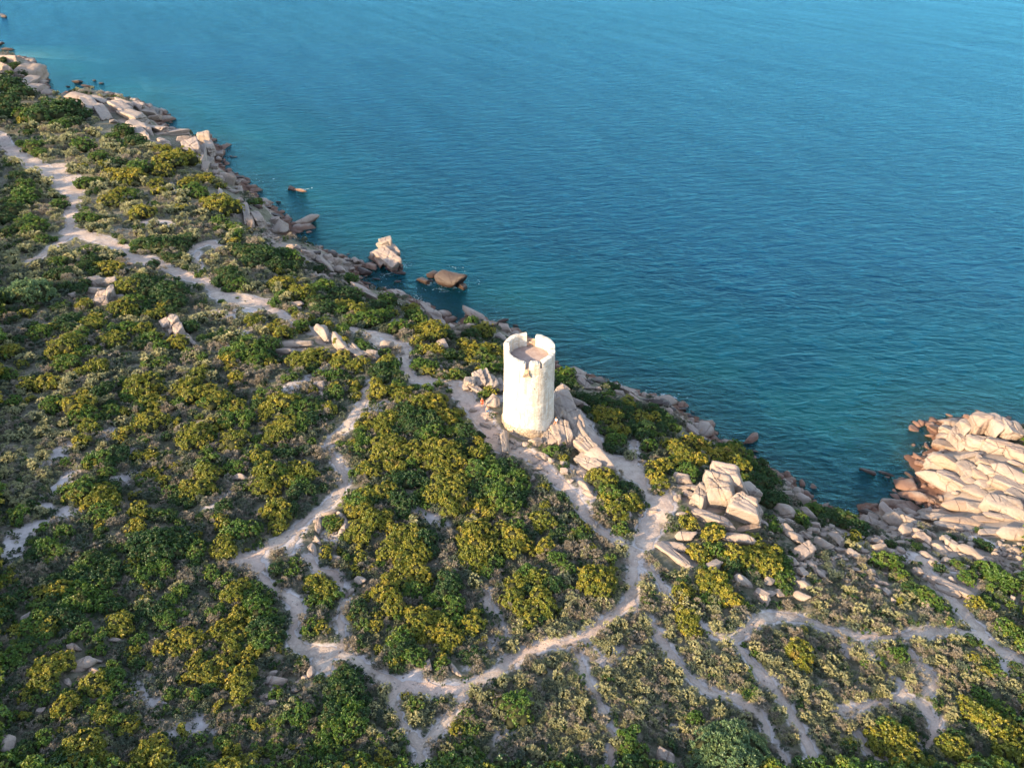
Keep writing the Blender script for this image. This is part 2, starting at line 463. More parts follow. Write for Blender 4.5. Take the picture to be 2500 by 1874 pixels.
# ---------------------------------------------------------------- setting materials
def rock_colour(k, p, wet=True):
    big = k.noise(p, 0.22, 4, 0.6)
    c = k.ramp(big, [(0.3, (0.125, 0.098, 0.078)), (0.5, (0.20, 0.16, 0.130)), (0.7, (0.26, 0.215, 0.178))])
    fine = k.noise(p, 2.2, 5, 0.65)
    c = k.mix(k.ramp(fine, [(0.35, 0.0), (0.62, 0.55)]), c, (0.265, 0.21, 0.168))
    grain = k.noise(p, 14.0, 3, 0.7)
    c = k.mix(k.ramp(grain, [(0.30, 0.75), (0.46, 0.0)]), c, (0.20, 0.17, 0.155))
    lich = k.noise(p, 0.8, 4, 0.7, 0.6)
    c = k.mix(k.ramp(lich, [(0.56, 0.0), (0.70, 0.6)]), c, (0.27, 0.165, 0.085))
    if wet:
        z = k.n('SeparateXYZ'); k.l(k.pos(), z.inputs[0])
        h = k.math('ADD', z.outputs['Z'], k.math('MULTIPLY', k.noise(p, 0.9, 3), -1.1))
        c = k.mix(k.ramp(h, [(0.15, 0.94), (0.9, 0.0)]), c, (0.105, 0.052, 0.034))
    return c

def rock_bump(k, p, crack=0.5):
    q = k.map(k.mix(0.35, p, k.noise(p, 0.5, 3)), (1.0, 0.42, 0.7), (0.3, 0.2, 0.6))
    e = k.vor(q, 0.42, 'DISTANCE_TO_EDGE')
    cr = k.math('MAXIMUM', k.ramp(e, [(0.0, 0.0), (0.022, 1.0)]), k.ramp(k.noise(p, 0.45, 2), [(0.46, 0.0), (0.58, 1.0)]))
    h = k.math('ADD', k.math('MULTIPLY', k.noise(p, 1.3, 7, 0.66), 0.9), k.math('MULTIPLY', cr, crack))
    return k.bump(h, 0.9, 0.22), cr

def make_rock(name, tint=None, dark=False):
    k = N(name); p = k.pos()
    c = rock_colour(k, p)
    if tint: c = k.mix(0.35, c, tint, 'MULTIPLY')
    oi = k.n('ObjectInfo')
    c = k.mix(k.math('MULTIPLY', oi.outputs['Random'], 0.35), c, (0.25, 0.185, 0.155))
    nrm, cr = rock_bump(k, p)
    c = k.mix(k.ramp(cr, [(0.0, 0.6), (1.0, 0.0)]), c, (0.10, 0.065, 0.05))
    if dark: c = k.mix(0.88, c, (0.024, 0.015, 0.012))
    k.surf(c, 0.85 if not dark else 0.55, nrm, 0.25)
    return k.m

M_ROCK = make_rock('granite')
M_ROCK_DARK = make_rock('wet_granite', dark=True)
M_ROCK_WARM = make_rock('orange_granite', tint=(1.0, 0.74, 0.50))

k = N('ground_soil'); p = k.pos()
litter = k.ramp(k.noise(p, 1.5, 6, 0.7), [(0.28, (0.045, 0.045, 0.028)), (0.45, (0.11, 0.10, 0.068)), (0.6, (0.18, 0.155, 0.115)), (0.75, (0.28, 0.245, 0.20))])
moss = k.ramp(k.noise(p, 0.35, 4, 0.6), [(0.45, 0.0), (0.65, 0.7)])
litter = k.mix(moss, litter, (0.07, 0.068, 0.04))
soil = k.ramp(k.noise(p, 1.1, 6, 0.7), [(0.3, (0.29, 0.245, 0.22)), (0.55, (0.40, 0.345, 0.315)), (0.75, (0.47, 0.42, 0.39))])
b = k.attr('bare').outputs['Fac']
bf = k.math('ADD', b, k.math('MULTIPLY', k.math('SUBTRACT', k.noise(p, 2.6, 5, 0.7), 0.5), 0.9))
c = k.mix(k.ramp(bf, [(0.35, 0.0), (0.62, 1.0)]), litter, soil)
r = k.attr('rock').outputs['Fac']
c = k.mix(k.ramp(r, [(0.4, 0.0), (0.6, 1.0)]), c, rock_colour(k, p))
k.surf(c, 0.95, k.bump(k.noise(p, 1.8, 6, 0.65), 0.6, 0.12), 0.1)
M_GROUND = k.m

k = N('path_dust'); p = k.pos()
c = k.ramp(k.noise(p, 0.9, 6, 0.7), [(0.3, (0.27, 0.212, 0.168)), (0.5, (0.37, 0.293, 0.236)), (0.7, (0.43, 0.352, 0.29))])
st = k.noise(p, 5.5, 3, 0.6)
c = k.mix(k.ramp(st, [(0.26, 0.7), (0.38, 0.0)]), c, (0.20, 0.165, 0.145))
c = k.mix(k.ramp(k.noise(p, 0.12, 3), [(0.45, 0.0), (0.65, 0.5)]), c, (0.42, 0.29, 0.235))
c = k.mix(k.ramp(k.noise(p, 0.55, 5, 0.75), [(0.50, 0.0), (0.62, 0.5)]), c, (0.23, 0.175, 0.14))
c = k.mix(k.ramp(k.vor(p, 3.4), [(0.10, 0.55), (0.20, 0.0)]), c, (0.50, 0.44, 0.39))
c = k.mix(k.ramp(k.attr('edge').outputs['Fac'], [(0.0, 0.40), (0.25, 0.0)]), c, (0.24, 0.19, 0.14))
k.surf(c, 0.97, k.bump(k.math('ADD', k.noise(p, 4.5, 5, 0.7), k.math('MULTIPLY', k.noise(p, 0.9, 3), 1.5)), 0.8, 0.12), 0.08)
M_PATH = k.m

# sea: depth colour, seen-through shallows, wind ripples
k = N('sea_water'); p = k.pos()
dep = k.attr('depth').outputs['Fac']
patch = k.noise(k.map(p, (1, 1, 1)), 0.028, 4, 0.6)
turq = k.math('SUBTRACT', dep, k.math('MULTIPLY', k.math('SUBTRACT', patch, 0.5), 7.0))
body = k.ramp(k.math('DIVIDE', turq, 22.0), [(0.0, (0.006, 0.062, 0.066)), (0.22, (0.0008, 0.024, 0.038)), (0.5, (0.0001, 0.0085, 0.025)), (1.0, (0.0001, 0.0105, 0.036))])
def turned(deg, sc): return k.map(k.map(p, (1, 1, 1), (0, 0, math.radians(deg))), sc)
r1 = k.noise(turned(12, (0.5, 1.0, 1.0)), 0.85, 5, 0.70, 0.6)
r2 = k.noise(turned(-8, (0.45, 1.0, 1.0)), 0.30, 4, 0.60, 0.5)
r3 = k.noise(turned(62, (0.22, 1.0, 1.0)), 0.10, 3, 0.5, 0.3)
slick = k.noise(turned(62, (0.16, 1.0, 1.0)), 0.07, 5, 0.62, 0.8)
amp = k.ramp(slick, [(0.35, 1.0), (0.65, 0.85)])
hgt = k.math('ADD', k.math('MULTIPLY', k.math('MULTIPLY', r1, amp), 0.42), k.math('ADD', k.math('MULTIPLY', r2, 0.80), k.math('MULTIPLY', r3, 0.22)))
nrm = k.bump(hgt, 1.0, 1.0)
crest = k.math('ADD', k.math('MULTIPLY', r1, 0.6), k.math('MULTIPLY', r2, 0.4))
body = k.mix(k.ramp(crest, [(0.50, 0.0), (0.64, 0.6)]), body, (0.001, 0.050, 0.088))  # paler body colour on crests: sky glint of the ripples painted in
sh = k.attr('shore').outputs['Fac']
fo = k.math('ADD', sh, k.math('MULTIPLY', k.math('SUBTRACT', k.noise(p, 0.8, 5, 0.75, 1.0), 0.5), 2.6))
body = k.mix(k.ramp(fo, [(0.80, 0.0), (1.05, 0.8)]), body, (0.40, 0.44, 0.44))
dif = k.n('BsdfPrincipled'); dif.subsurface_method = 'BURLEY'
k.l(body, dif.inputs['Base Color']); k.l(nrm, dif.inputs['Normal']); dif.inputs['Roughness'].default_value = 1.0; dif.inputs['Specular IOR Level'].default_value = 0.0
dif.inputs['Subsurface Weight'].default_value = 1.0; dif.inputs['Subsurface Radius'].default_value = (15.0, 30.0, 40.0); dif.inputs['Subsurface Scale'].default_value = 1.0
tra = k.n('BsdfTransparent'); tra.inputs['Color'].default_value = (0.50, 0.80, 0.80, 1)
alpha = k.math('MAXIMUM', k.ramp(k.math('DIVIDE', dep, 10.0), [(0.0, 0.15), (0.10, 0.42), (0.35, 0.80), (0.8, 1.0)]), k.ramp(fo, [(0.80, 0.0), (1.05, 0.8)]))
mx = k.n('MixShader'); k.l(alpha, mx.inputs[0]); k.l(tra.outputs[0], mx.inputs[1]); k.l(dif.outputs[0], mx.inputs[2])
glo = k.n('BsdfGlossy'); glo.inputs['Roughness'].default_value = 0.15; glo.inputs['Color'].default_value = (0.17, 0.55, 0.80, 1); k.l(nrm, glo.inputs['Normal'])
fr = k.n('Fresnel'); fr.inputs['IOR'].default_value = 1.333; k.l(nrm, fr.inputs['Normal'])
mg = k.n('MixShader'); k.l(k.math('MULTIPLY', fr.outputs[0], k.ramp(slick, [(0.30, 0.48), (0.70, 0.62)])), mg.inputs[0]); k.l(mx.outputs[0], mg.inputs[1]); k.l(glo.outputs[0], mg.inputs[2])
k.l(mg.outputs[0], k.out.inputs['Surface'])
M_SEA = k.m

# ---------------------------------------------------------------- the land as one sheet (sea bed included), rows thinning with distance
Y_ROWS = 12 * (540 / 12.0) ** (np.linspace(0, 1, 470))
Y_ROWS = np.concatenate([[-16, -4, 4], Y_ROWS])
HALF = 0.6757 * (0.836 * np.maximum(Y_ROWS, 0) + 46) * 1.16 + 6 + 40 * np.clip(1 - Y_ROWS / 160, 0, 1)
NCOL = 680
UU = np.linspace(-1, 1, NCOL)
TX = UU[None, :] * HALF[:, None]; TY = np.repeat(Y_ROWS[:, None], NCOL, 1)
TZ = height(TX, TY)
def land(X, Y):
    """height of the ground sheet itself"""
    X = np.asarray(X, float); Y = np.asarray(Y, float)
    fr_ = np.clip(np.interp(Y, Y_ROWS, np.arange(len(Y_ROWS))), 0, len(Y_ROWS) - 1.001)
    i = fr_.astype(int); f = fr_ - i
    out = 0
    for j, w in ((i, 1 - f), (i + 1, f)):
        c = np.clip((X / HALF[j] + 1) / 2 * (NCOL - 1), 0, NCOL - 1.001)
        a = c.astype(int); g = c - a
        out = out + w * (TZ[j, a] * (1 - g) + TZ[j, a + 1] * g)
    return out
keep = np.maximum.reduce([TZ[:-1, :-1], TZ[1:, :-1], TZ[:-1, 1:], TZ[1:, 1:]]) > -9.8
me, used = grid_mesh('ground', np.stack([TX, TY, TZ], -1), keep, (M_GROUND,))
fx, fy = TX.ravel()[used], TY.ravel()[used]
bare = np.clip(np.maximum(0.75 - path_d(fx, fy) / 1.6, 1.0 - bare_d(fx, fy) / 1.2), 0, 1)
bare = np.maximum(bare, 0.16 + 0.34 * np.clip(fbm(fx, fy, 16, 61), -0.5, 1))
vattr(me, 'bare', bare)
vattr(me, 'rock', rocky(fx, fy))
tag(link('ground', me), 'scrubby coastal hillside of lilac grey soil and granite', kind='structure')

# ---------------------------------------------------------------- foot paths cut as sheets along the field
def iso_sheet(F, lift):
    IN = F < 0
    a, b, c, d = IN[:-1, :-1], IN[:-1, 1:], IN[1:, 1:], IN[1:, :-1]
    full = a & b & c & d; part = (a | b | c | d) & ~full
    iy, ix = np.nonzero(full)
    key = {}; verts = []; faces = []
    idx = np.full(F.shape, -1, np.int64)
    used = np.zeros(F.shape, bool)
    for dy, dx in ((0, 0), (0, 1), (1, 1), (1, 0)): used[iy + dy, ix + dx] = True
    py, pxx = np.nonzero(part)
    for dy, dx in ((0, 0), (0, 1), (1, 1), (1, 0)):
        m = IN[py + dy, pxx + dx]; used[py[m] + dy, pxx[m] + dx] = True
    uy, ux = np.nonzero(used); idx[uy, ux] = np.arange(len(uy))
    vx = list(PX0 + ux * PS); vy = list(PY0 + uy * PS)
    faces = np.stack([idx[iy, ix], idx[iy, ix + 1], idx[iy + 1, ix + 1], idx[iy + 1, ix]], -1).tolist()
    edge = {}
    for yy, xx in zip(py.tolist(), pxx.tolist()):
        cs = ((yy, xx), (yy, xx + 1), (yy + 1, xx + 1), (yy + 1, xx))
        poly = []
        for i in range(4):
            p0, p1 = cs[i], cs[(i + 1) % 4]
            f0, f1 = F[p0], F[p1]
            if f0 < 0: poly.append(int(idx[p0]))
            if (f0 < 0) != (f1 < 0):
                kk = (p0, p1) if p0 < p1 else (p1, p0)
                if kk not in edge:
                    t = f0 / (f0 - f1)
                    edge[kk] = len(vx)
                    vx.append(PX0 + (p0[1] + (p1[1] - p0[1]) * t) * PS); vy.append(PY0 + (p0[0] + (p1[0] - p0[0]) * t) * PS)
                poly.append(edge[kk])
        if len(poly) >= 3: faces.append(poly)
    vx = np.array(vx); vy = np.array(vy)
    return np.c_[vx, vy, land(vx, vy) + lift], faces
pv, pf_ = iso_sheet(PATH_F, 0.035)
me = mesh_from('foot_path', pv, pf_, (M_PATH,), smooth=True)
vattr(me, 'edge', np.clip(-path_d(pv[:, 0], pv[:, 1]), 0, 2))
tag(link('foot_path', me), 'pale dusty foot paths branching through the scrub', kind='structure')

# ---------------------------------------------------------------- sea
R_ = np.concatenate([np.linspace(40, 330, 330), 330 * (9000 / 330.0) ** np.linspace(0.004, 1, 200)])
H_ = np.maximum(0.6757 * (0.836 * R_ + 46) * 1.3 + 20, 0)
SU = np.linspace(-1, 1, 300)
SX = SU[None, :] * H_[:, None]; SY = np.repeat(R_[:, None], 300, 1)
sdv = np.where(SY < 520, sdist(SX, np.minimum(SY, 520)), -60)
keep = np.minimum.reduce([sdv[:-1, :-1], sdv[1:, :-1], sdv[:-1, 1:], sdv[1:, 1:]]) < 5
me, used = grid_mesh('sea', np.stack([SX, SY, np.zeros_like(SX)], -1), keep, (M_SEA,))
fx, fy, fs = SX.ravel()[used], SY.ravel()[used], sdv.ravel()[used]
vattr(me, 'depth', np.where(fs < 0, np.clip(-fs * 0.22 - 0.2 + 1.2 * np.clip(-fs / 8, 0, 1) * fbm(fx, fy, 18, 71), 0.0, None) + np.clip((-fs - 45) * 0.2, 0, 12), 0.0))
swash = np.clip(1 - np.abs(fs + 0.6) / 2.2, 0, 1) * (0.35 + 0.65 * np.clip(0.5 + 1.2 * fbm(fx, fy, 14, 77), 0, 1))
for u_, v_, r_, g_ in ((1095,688,60,.85),(1050,690,36,.8),(940,668,46,.7),(990,650,22,.8),(705,460,18,.8),(752,545,22,.5),(1585,968,36,.95),(1655,1002,24,.95),(1210,795,40,.5),(1440,920,20,.7),(1505,940,22,.8),(2270,1060,40,.55),(2240,1140,40,.5)):
    x_, y_, k_ = at_height(u_, v_, 0.0); q_ = r_ * k_ / FPX
    swash = np.maximum(swash, g_ * np.exp(-(np.hypot(fx - x_, (fy - y_) * 0.75) / q_) ** 2))
vattr(me, 'shore', swash)
tag(link('sea', me), 'deep blue sea with wind ripples', kind='structure')

# ---------------------------------------------------------------- the round tower
k = N('tower_plaster'); p = k.obj()
c = k.ramp(k.noise(p, 0.9, 5, 0.65), [(0.3, (0.36, 0.31, 0.255)), (0.5, (0.45, 0.41, 0.355)), (0.7, (0.51, 0.475, 0.425))])
c = k.mix(k.ramp(k.noise(k.map(p, (1.6, 1.6, 0.35)), 1.1, 5, 0.7), [(0.52, 0.0), (0.68, 0.5)]), c, (0.42, 0.32, 0.21))
z = k.n('SeparateXYZ'); k.l(p, z.inputs[0])
low = k.math('ADD', z.outputs['Z'], k.math('MULTIPLY', k.math('SUBTRACT', k.noise(p, 0.55, 4, 0.6), 0.5), 3.2))
stone = k.mix(k.ramp(k.vor(k.map(p, (1, 1, 1.7)), 1.7, 'DISTANCE_TO_EDGE'), [(0.02, 0.0), (0.07, 1.0)]), (0.30, 0.23, 0.16), k.ramp(k.noise(p, 2.0, 3), [(0.35, (0.42, 0.33, 0.24)), (0.65, (0.56, 0.46, 0.35))]))
c = k.mix(k.ramp(k.math('DIVIDE', low, 4.0), [(0.22, 1.0), (0.30, 0.0)]), c, stone)
spot_ = k.ramp(k.noise(p, 2.6, 5, 0.7), [(0.64, 0.0), (0.69, 0.7)])
c = k.mix(spot_, c, (0.28, 0.20, 0.13))
band = k.math('ABSOLUTE', k.math('SUBTRACT', z.outputs['Z'], k.math('ADD', 6.3, k.math('MULTIPLY', k.noise(p, 0.3, 2), 0.5))))
c = k.mix(k.ramp(band, [(0.0, 0.35), (0.16, 0.0)]), c, (0.38, 0.29, 0.19))
course = k.ramp(k.vor(k.map(p, (0.8, 0.8, 2.0)), 1.5, 'DISTANCE_TO_EDGE'), [(0.0, 0.0), (0.10, 1.0)])
c = k.mix(k.ramp(course, [(0.0, 0.38), (1.0, 0.0)]), c, (0.25, 0.18, 0.115))
streak = k.noise(k.map(p, (2.2, 2.2, 0.16)), 1.0, 5, 0.7)
c = k.mix(k.ramp(streak, [(0.50, 0.0), (0.66, 0.7)]), c, (0.28, 0.205, 0.135))
k.surf(c, 0.92, k.bump(k.math('ADD', k.noise(p, 2.4, 6, 0.7), k.math('MULTIPLY', course, 0.35)), 0.6, 0.12), 0.15)
M_PLASTER = k.m
k = N('rubble_stone'); p = k.obj()
e = k.vor(p, 1.9, 'DISTANCE_TO_EDGE')
c = k.ramp(k.noise(p, 1.5, 5, 0.7), [(0.3, (0.24, 0.175, 0.12)), (0.5, (0.32, 0.245, 0.175)), (0.7, (0.40, 0.32, 0.24))])
c = k.mix(k.ramp(e, [(0.02, 0.8), (0.09, 0.0)]), c, (0.16, 0.12, 0.09))
k.surf(c, 0.95, k.bump(k.math('ADD', k.ramp(e, [(0.0, 0.0), (0.12, 1.0)]), k.noise(p, 3.5, 4)), 0.7, 0.12), 0.12)
M_RUBBLE = k.m
k = N('terrace_mortar'); p = k.obj()
k.surf(k.ramp(k.noise(p, 1.3, 5, 0.7), [(0.3, (0.22, 0.155, 0.13)), (0.6, (0.30, 0.235, 0.205))]), 0.95, k.bump(k.noise(p, 5, 4), 0.4, 0.05), 0.1)
M_TERRACE = k.m
k = N('brick_red'); p = k.obj()
k.surf(k.ramp(k.noise(p, 3, 4, 0.7), [(0.3, (0.30, 0.15, 0.09)), (0.6, (0.44, 0.25, 0.16))]), 0.95, None, 0.1)
M_BRICK = k.m

tx, ty, tz, td = [float(q[0]) for q in spot(1290, 1034)]
TOWER_R = 3.68
tower = link('watchtower', None, loc=(tx, ty, tz - 0.6))
tag(tower, 'pale round stone watchtower with broken parapet standing on the headland', 'tower')
NT = 240
th = np.linspace(0, 2 * math.pi, NT, endpoint=False)           # 0 = right (+x), 90 = away, 270 = towards the camera
TOP, FLOOR, HB = 14.2, 12.6, 0.0
deg = np.degrees(th)
def rag(a, s): return a * fbm(np.cos(th) * 9, np.sin(th) * 9, 3.0, s)
hpar = np.where((deg > 96) & (deg < 176), 14.55, np.where((deg > 5) & (deg < 72), 14.35, 13.62))
ramp_l = np.clip((deg - 176) / 8, 0, 1); hpar = np.where((deg >= 176) & (deg < 184), 14.55 - 0.9 * ramp_l, hpar)
hpar = np.where((deg > 350) | (deg <= 5), 14.0, hpar)
hpar = np.where((deg >= 72) & (deg <= 96), 13.35, hpar)             # low brick-lined gap at the back
slot1 = (deg > 259.5) & (deg < 267.5); slot2 = (deg > 293) & (deg < 299.5)
hpar = np.where(slot1, FLOOR + 0.04, np.where(slot2, FLOOR + 0.12, hpar))
near_slot = ((deg > 255) & (deg < 272)) | ((deg > 289) & (deg < 303))
hpar = hpar + rag(0.14, 81) * ~(slot1 | slot2) + np.where(near_slot & ~slot1 & ~slot2, -0.14, 0)
def rad(zz): return TOWER_R * (1.0 + 0.055 * np.clip(1 - zz / 9.0, 0, 1) ** 1.6)
# shaft below the parapet
zs = np.concatenate([np.linspace(HB, 6.25, 14), np.linspace(6.32, FLOOR, 14)])
V = np.zeros((len(zs), NT + 1, 3))
for i, zz in enumerate(zs):
    r = rad(zz) + (0.05 if zz <= 6.25 else 0) + 0.06 * fbm(np.cos(th) * 6 + 9, np.sin(th) * 6 + zz, 1.6, 83)
    V[i, :NT, 0] = np.cos(th) * r; V[i, :NT, 1] = np.sin(th) * r; V[i, :NT, 2] = zz
V[:, NT] = V[:, 0]
me, _u = grid_mesh('shaft', V, np.ones((len(zs) - 1, NT), bool), (M_PLASTER,))
link('shaft', me, tower)
# parapet pieces between the gaps, each a ring segment of its own
RI = TOWER_R * 0.775
def segment(name, d0, d1, mat, r_in=RI, low=FLOOR, h_fix=None, r_out=None):
    n = max(6, int((d1 - d0) / 1.5))
    a = np.radians(np.linspace(d0, d1, n)); dd = np.degrees(a) % 360
    hh = np.interp(dd, np.r_[deg, 360], np.r_[hpar, hpar[0]]) if h_fix is None else np.full(n, h_fix)
    hh[[0, -1]] = hh[[1, -2]]
    m = 7
    ro = (rad(hh) if r_out is None else np.full(n, r_out)) - 0.004
    prof = []
    bev = 0.10
    ch = np.minimum(0.12, (hh - low) * 0.4)
    wob = 0.05 * fbm(a * 7, hh, 1.0, 85)
    prof = [(ro, np.full(n, low)), (ro, (low + hh) / 2), (ro + wob, hh - ch), (ro - bev, hh + wob * 0.5), ((ro + r_in) / 2, hh + 0.04 + wob), (r_in + bev + wob, hh), (r_in + wob, hh - ch), (np.full(n, r_in), (low + hh) / 2), (np.full(n, r_in), np.full(n, low))]
    vs = []; fs = []
    for j in range(n):
        for (r, zz) in prof:
            rr = r[j] if np.ndim(r) else r
            vs.append((math.cos(a[j]) * rr, math.sin(a[j]) * rr, zz[j]))
    q = len(prof)
    for j in range(n - 1):
        for i in range(q - 1):
            fs.append((j * q + i, (j + 1) * q + i, (j + 1) * q + i + 1, j * q + i + 1))
    fs.append(tuple(range(q))); fs.append(tuple((n - 1) * q + i for i in reversed(range(q))))
    return link(name, mesh_from(name, vs, fs, (mat,)), tower)
segment('parapet', 96.5, 259.5, M_PLASTER)
segment('parapet', 299.7, 431.5, M_PLASTER)
segment('merlon', 267.7, 292.8, M_PLASTER)
segment('low_wall', 71.7, 96.3, M_RUBBLE, h_fix=13.25)
segment('coping', 71.9, 96.1, M_BRICK, r_in=TOWER_R * 0.93, low=13.25, h_fix=13.45, r_out=TOWER_R * 1.01)
for i in range(11):
    a0 = 72.6 + i * 2.15
    segment('brick', a0, a0 + 1.75, M_BRICK, r_in=RI - 0.03, low=FLOOR + 0.25, h_fix=13.20, r_out=RI + 0.10)
# terrace floor
rings = [0.02, 0.8, 1.6, 2.4, RI - 0.01, TOWER_R * 0.98]
V = np.zeros((len(rings), NT + 1, 3))
for i, r in enumerate(rings):
    V[i, :NT, 0] = np.cos(th) * r; V[i, :NT, 1] = np.sin(th) * r
    V[i, :NT, 2] = FLOOR - 0.03 + 0.05 * fbm(V[i, :NT, 0], V[i, :NT, 1], 1.2, 87)
V[:, NT] = V[:, 0]
me, _u = grid_mesh('terrace_floor', V[:, ::-1], np.ones((len(rings) - 1, NT), bool), (M_TERRACE,))
link('terrace_floor', me, tower)
# bracket under the front slot, sill of the slot
def wedge(a_deg, z0, z1, w0, w1, out0, out1, mat, name):
    a = math.radians(a_deg); ux, uy = math.cos(a), math.sin(a); wx, wy = -uy, ux
    vs = []
    for zz, w, o in ((z0, w0, out0), (z1, w1, out1)):
        for s, oo in ((-1, -0.3), (1, -0.3), (1, o), (-1, o)):
            r = rad(zz) + oo
            vs.append((ux * r + wx * w * s, uy * r + wy * w * s, zz))
    fs = [(0, 1, 2, 3), (7, 6, 5, 4), (0, 4, 5, 1), (1, 5, 6, 2), (2, 6, 7, 3), (3, 7, 4, 0)]
    return link(name, mesh_from(name, vs, [f[::-1] for f in fs], (mat,)), tower)
wedge(263.5, 11.35, 12.15, 0.62, 0.30, 0.10, 0.34, M_RUBBLE, 'bracket')
wedge(263.5, 12.16, 12.55, 0.27, 0.27, 0.20, 0.20, M_BRICK, 'sill')
for a_, z_ in ((236, 11.2), (281, 9.3), (309, 10.4), (250, 7.4)):
    wedge(a_, z_, z_ + 0.22, 0.10, 0.10, 0.012, 0.012, M_RUBBLE, 'putlog_hole')
# rough stone foot of the tower, partly bare
zs = np.linspace(-1.6, 1.5, 9)
V = np.zeros((len(zs) + 1, NT + 1, 3))
for i, zz in enumerate(zs):
    r = TOWER_R * (1.10 - 0.02 * i / 8) + 0.16 * fbm(np.cos(th) * 5 + zz, np.sin(th) * 5, 0.9, 89) + 0.12 * np.cos(th - 3.6)
    top = 1.75 + 0.55 * fbm(np.cos(th) * 4, np.sin(th) * 4, 1.5, 91) + 0.45 * np.cos(th - 3.9)
    zr = -1.6 + (zz + 1.6) / 3.1 * (top + 1.6)
    V[i, :NT] = np.stack([np.cos(th) * r, np.sin(th) * r, zr], -1)
V[-1, :NT] = np.stack([np.cos(th) * TOWER_R * 1.0, np.sin(th) * TOWER_R * 1.0, V[-2, :NT, 2] + 0.18], -1)
V[:, NT] = V[:, 0]
me, _u = grid_mesh('stone_foot', V, np.ones((len(zs), NT), bool), (M_RUBBLE,))
link('stone_foot', me, tower)

# ---------------------------------------------------------------- rocks
def ico(sub):
    bm = bmesh.new(); bmesh.ops.create_icosphere(bm, subdivisions=sub, radius=1.0)
    v = np.array([x.co[:] for x in bm.verts]); f = [[q.index for q in x.verts] for x in bm.faces]
    bm.free(); return v, f
ICO4, ICO4F = ico(5)
ICO3, ICO3F = ico(4)
ICO2, ICO2F = ico(3)
def noise3(P, scale, seed):
    return (noise2(P[:, 0] + P[:, 2] * 0.7, P[:, 1] - P[:, 2] * 0.4, scale, seed) + noise2(P[:, 1] + 3.1, P[:, 2] + P[:, 0] * 0.5, scale, seed + 5)) * 0.6

def rock_shape(seed, kind='round', fine=True, rough=0.05):
    r = np.random.default_rng(seed)
    D, F = (ICO4, ICO4F) if fine == 2 else ((ICO3, ICO3F) if fine else (ICO2, ICO2F))
    if kind == 'block':
        base = [(1, 0, 0), (-1, 0, 0), (0, 1, 0), (0, -1, 0), (0, 0, 1), (0, 0, -1)]
        n = np.array(base, float) + r.normal(0, 0.16, (6, 3)); h = r.uniform(0.72, 0.85, 6)
        ex = r.normal(0, 1, (5, 3)); n = np.vstack([n, ex]); h = np.r_[h, r.uniform(0.86, 1.05, 5)]
        pw = 30
    elif kind == 'slab':
        base = [(1, 0, 0), (-1, 0, 0), (0, 1, 0), (0, -1, 0), (0, 0, 1), (0, 0, -1)]
        n = np.array(base, float) + r.normal(0, 0.22, (6, 3)); h = r.uniform(0.75, 0.95, 6)
        ex = r.normal(0, 1, (4, 3)); n = np.vstack([n, ex]); h = np.r_[h, r.uniform(0.85, 1.0, 4)]
        pw = 14
    else:
        n = r.normal(0, 1, (15, 3)); h = r.uniform(0.72, 1.0, 15)
        pw = 11
    n = n / np.linalg.norm(n, axis=1, keepdims=True)
    c = np.maximum(D @ n.T, 1e-4) / h
    rr = (c ** pw).sum(1) ** (-1 / pw)
    V = D * rr[:, None]
    V = V * (1 + rough * 1.6 * noise3(V, 0.55, seed + 11)[:, None] + rough * 0.7 * noise3(V, 0.22, seed + 23)[:, None])
    if kind != 'round':
        # joints: straight grooves running through the stone, and one side stepped back
        for j in range(3 if kind == 'block' else 4):
            nn = r.normal(0, 1, 3); nn[2] *= 0.5 if kind == 'block' else 1.4; nn /= np.linalg.norm(nn)
            off = r.uniform(-0.4, 0.4)
            q = V @ nn - off + 0.06 * noise3(V, 0.5, seed + 41 + j)
            V = V * (1 - (0.11 * np.exp(-(q / 0.035) ** 2))[:, None])
            V = V * (1 - (0.045 * r.uniform(-1, 1) * (q > 0))[:, None])
    V = V * (1 + 0.012 * noise3(V, 0.09, seed + 61)[:, None])
    V = V / np.abs(V).max(0)
    return V, F

def rock_mesh(name, seed, kind, mat, fine=True, rough=0.05):
    V, F = rock_shape(seed, kind, fine, rough)
    me = mesh_from(name, V, F, (mat,), smooth=True)
    return me
ROCK_KINDS = {}
for mat, mk in ((M_ROCK, 'p'), (M_ROCK_DARK, 'd'), (M_ROCK_WARM, 'o')):
    for shape, cnt in (('round', 7), ('block', 7), ('slab', 4)):
        for i in range(cnt):
            ROCK_KINDS.setdefault((mk, shape), []).append(rock_mesh('boulder', 100 + i * 7 + len(shape), shape, mat, fine=2 if mk == 'p' and shape != 'round' else 1))

def rock_frame(tile, zx, zy, ln, wd, ang, depth_hint=None):
    """place and half sizes of a rock seen at a tile position with long and short extents in tile pixels and image angle"""
    u, v = px(tile, zx, zy); s = TILE[tile][2]
    X0, Y0, Z0, D0 = [float(q[0]) for q in spot(u, v)]
    m = s * D0 / FPX * 1.08
    a = math.radians(ang)
    dep = math.atan2(CAM_H - Z0, Y0)
    gx, gy = math.cos(a), -math.sin(a) / max(math.sin(dep), 0.3)
    st = math.hypot(gx, gy)
    L = ln * m * (0.6 * st + 0.4)
    if abs(math.sin(a)) > 0.8: L = ln * m * 1.15
    W = wd * m
    ground_w = W * 0.80 if abs(math.sin(a)) < 0.8 else W
    hgt = min(W, L) * 0.62
    X, Y, Z, D = [float(q[0]) for q in spot(u, v, hgt * 0.28)]
    return X, Y, max(Z, -0.15), math.atan2(gy, gx), L / 2 * 1.06, ground_w / 2 * 1.12, hgt / 2 * 1.1

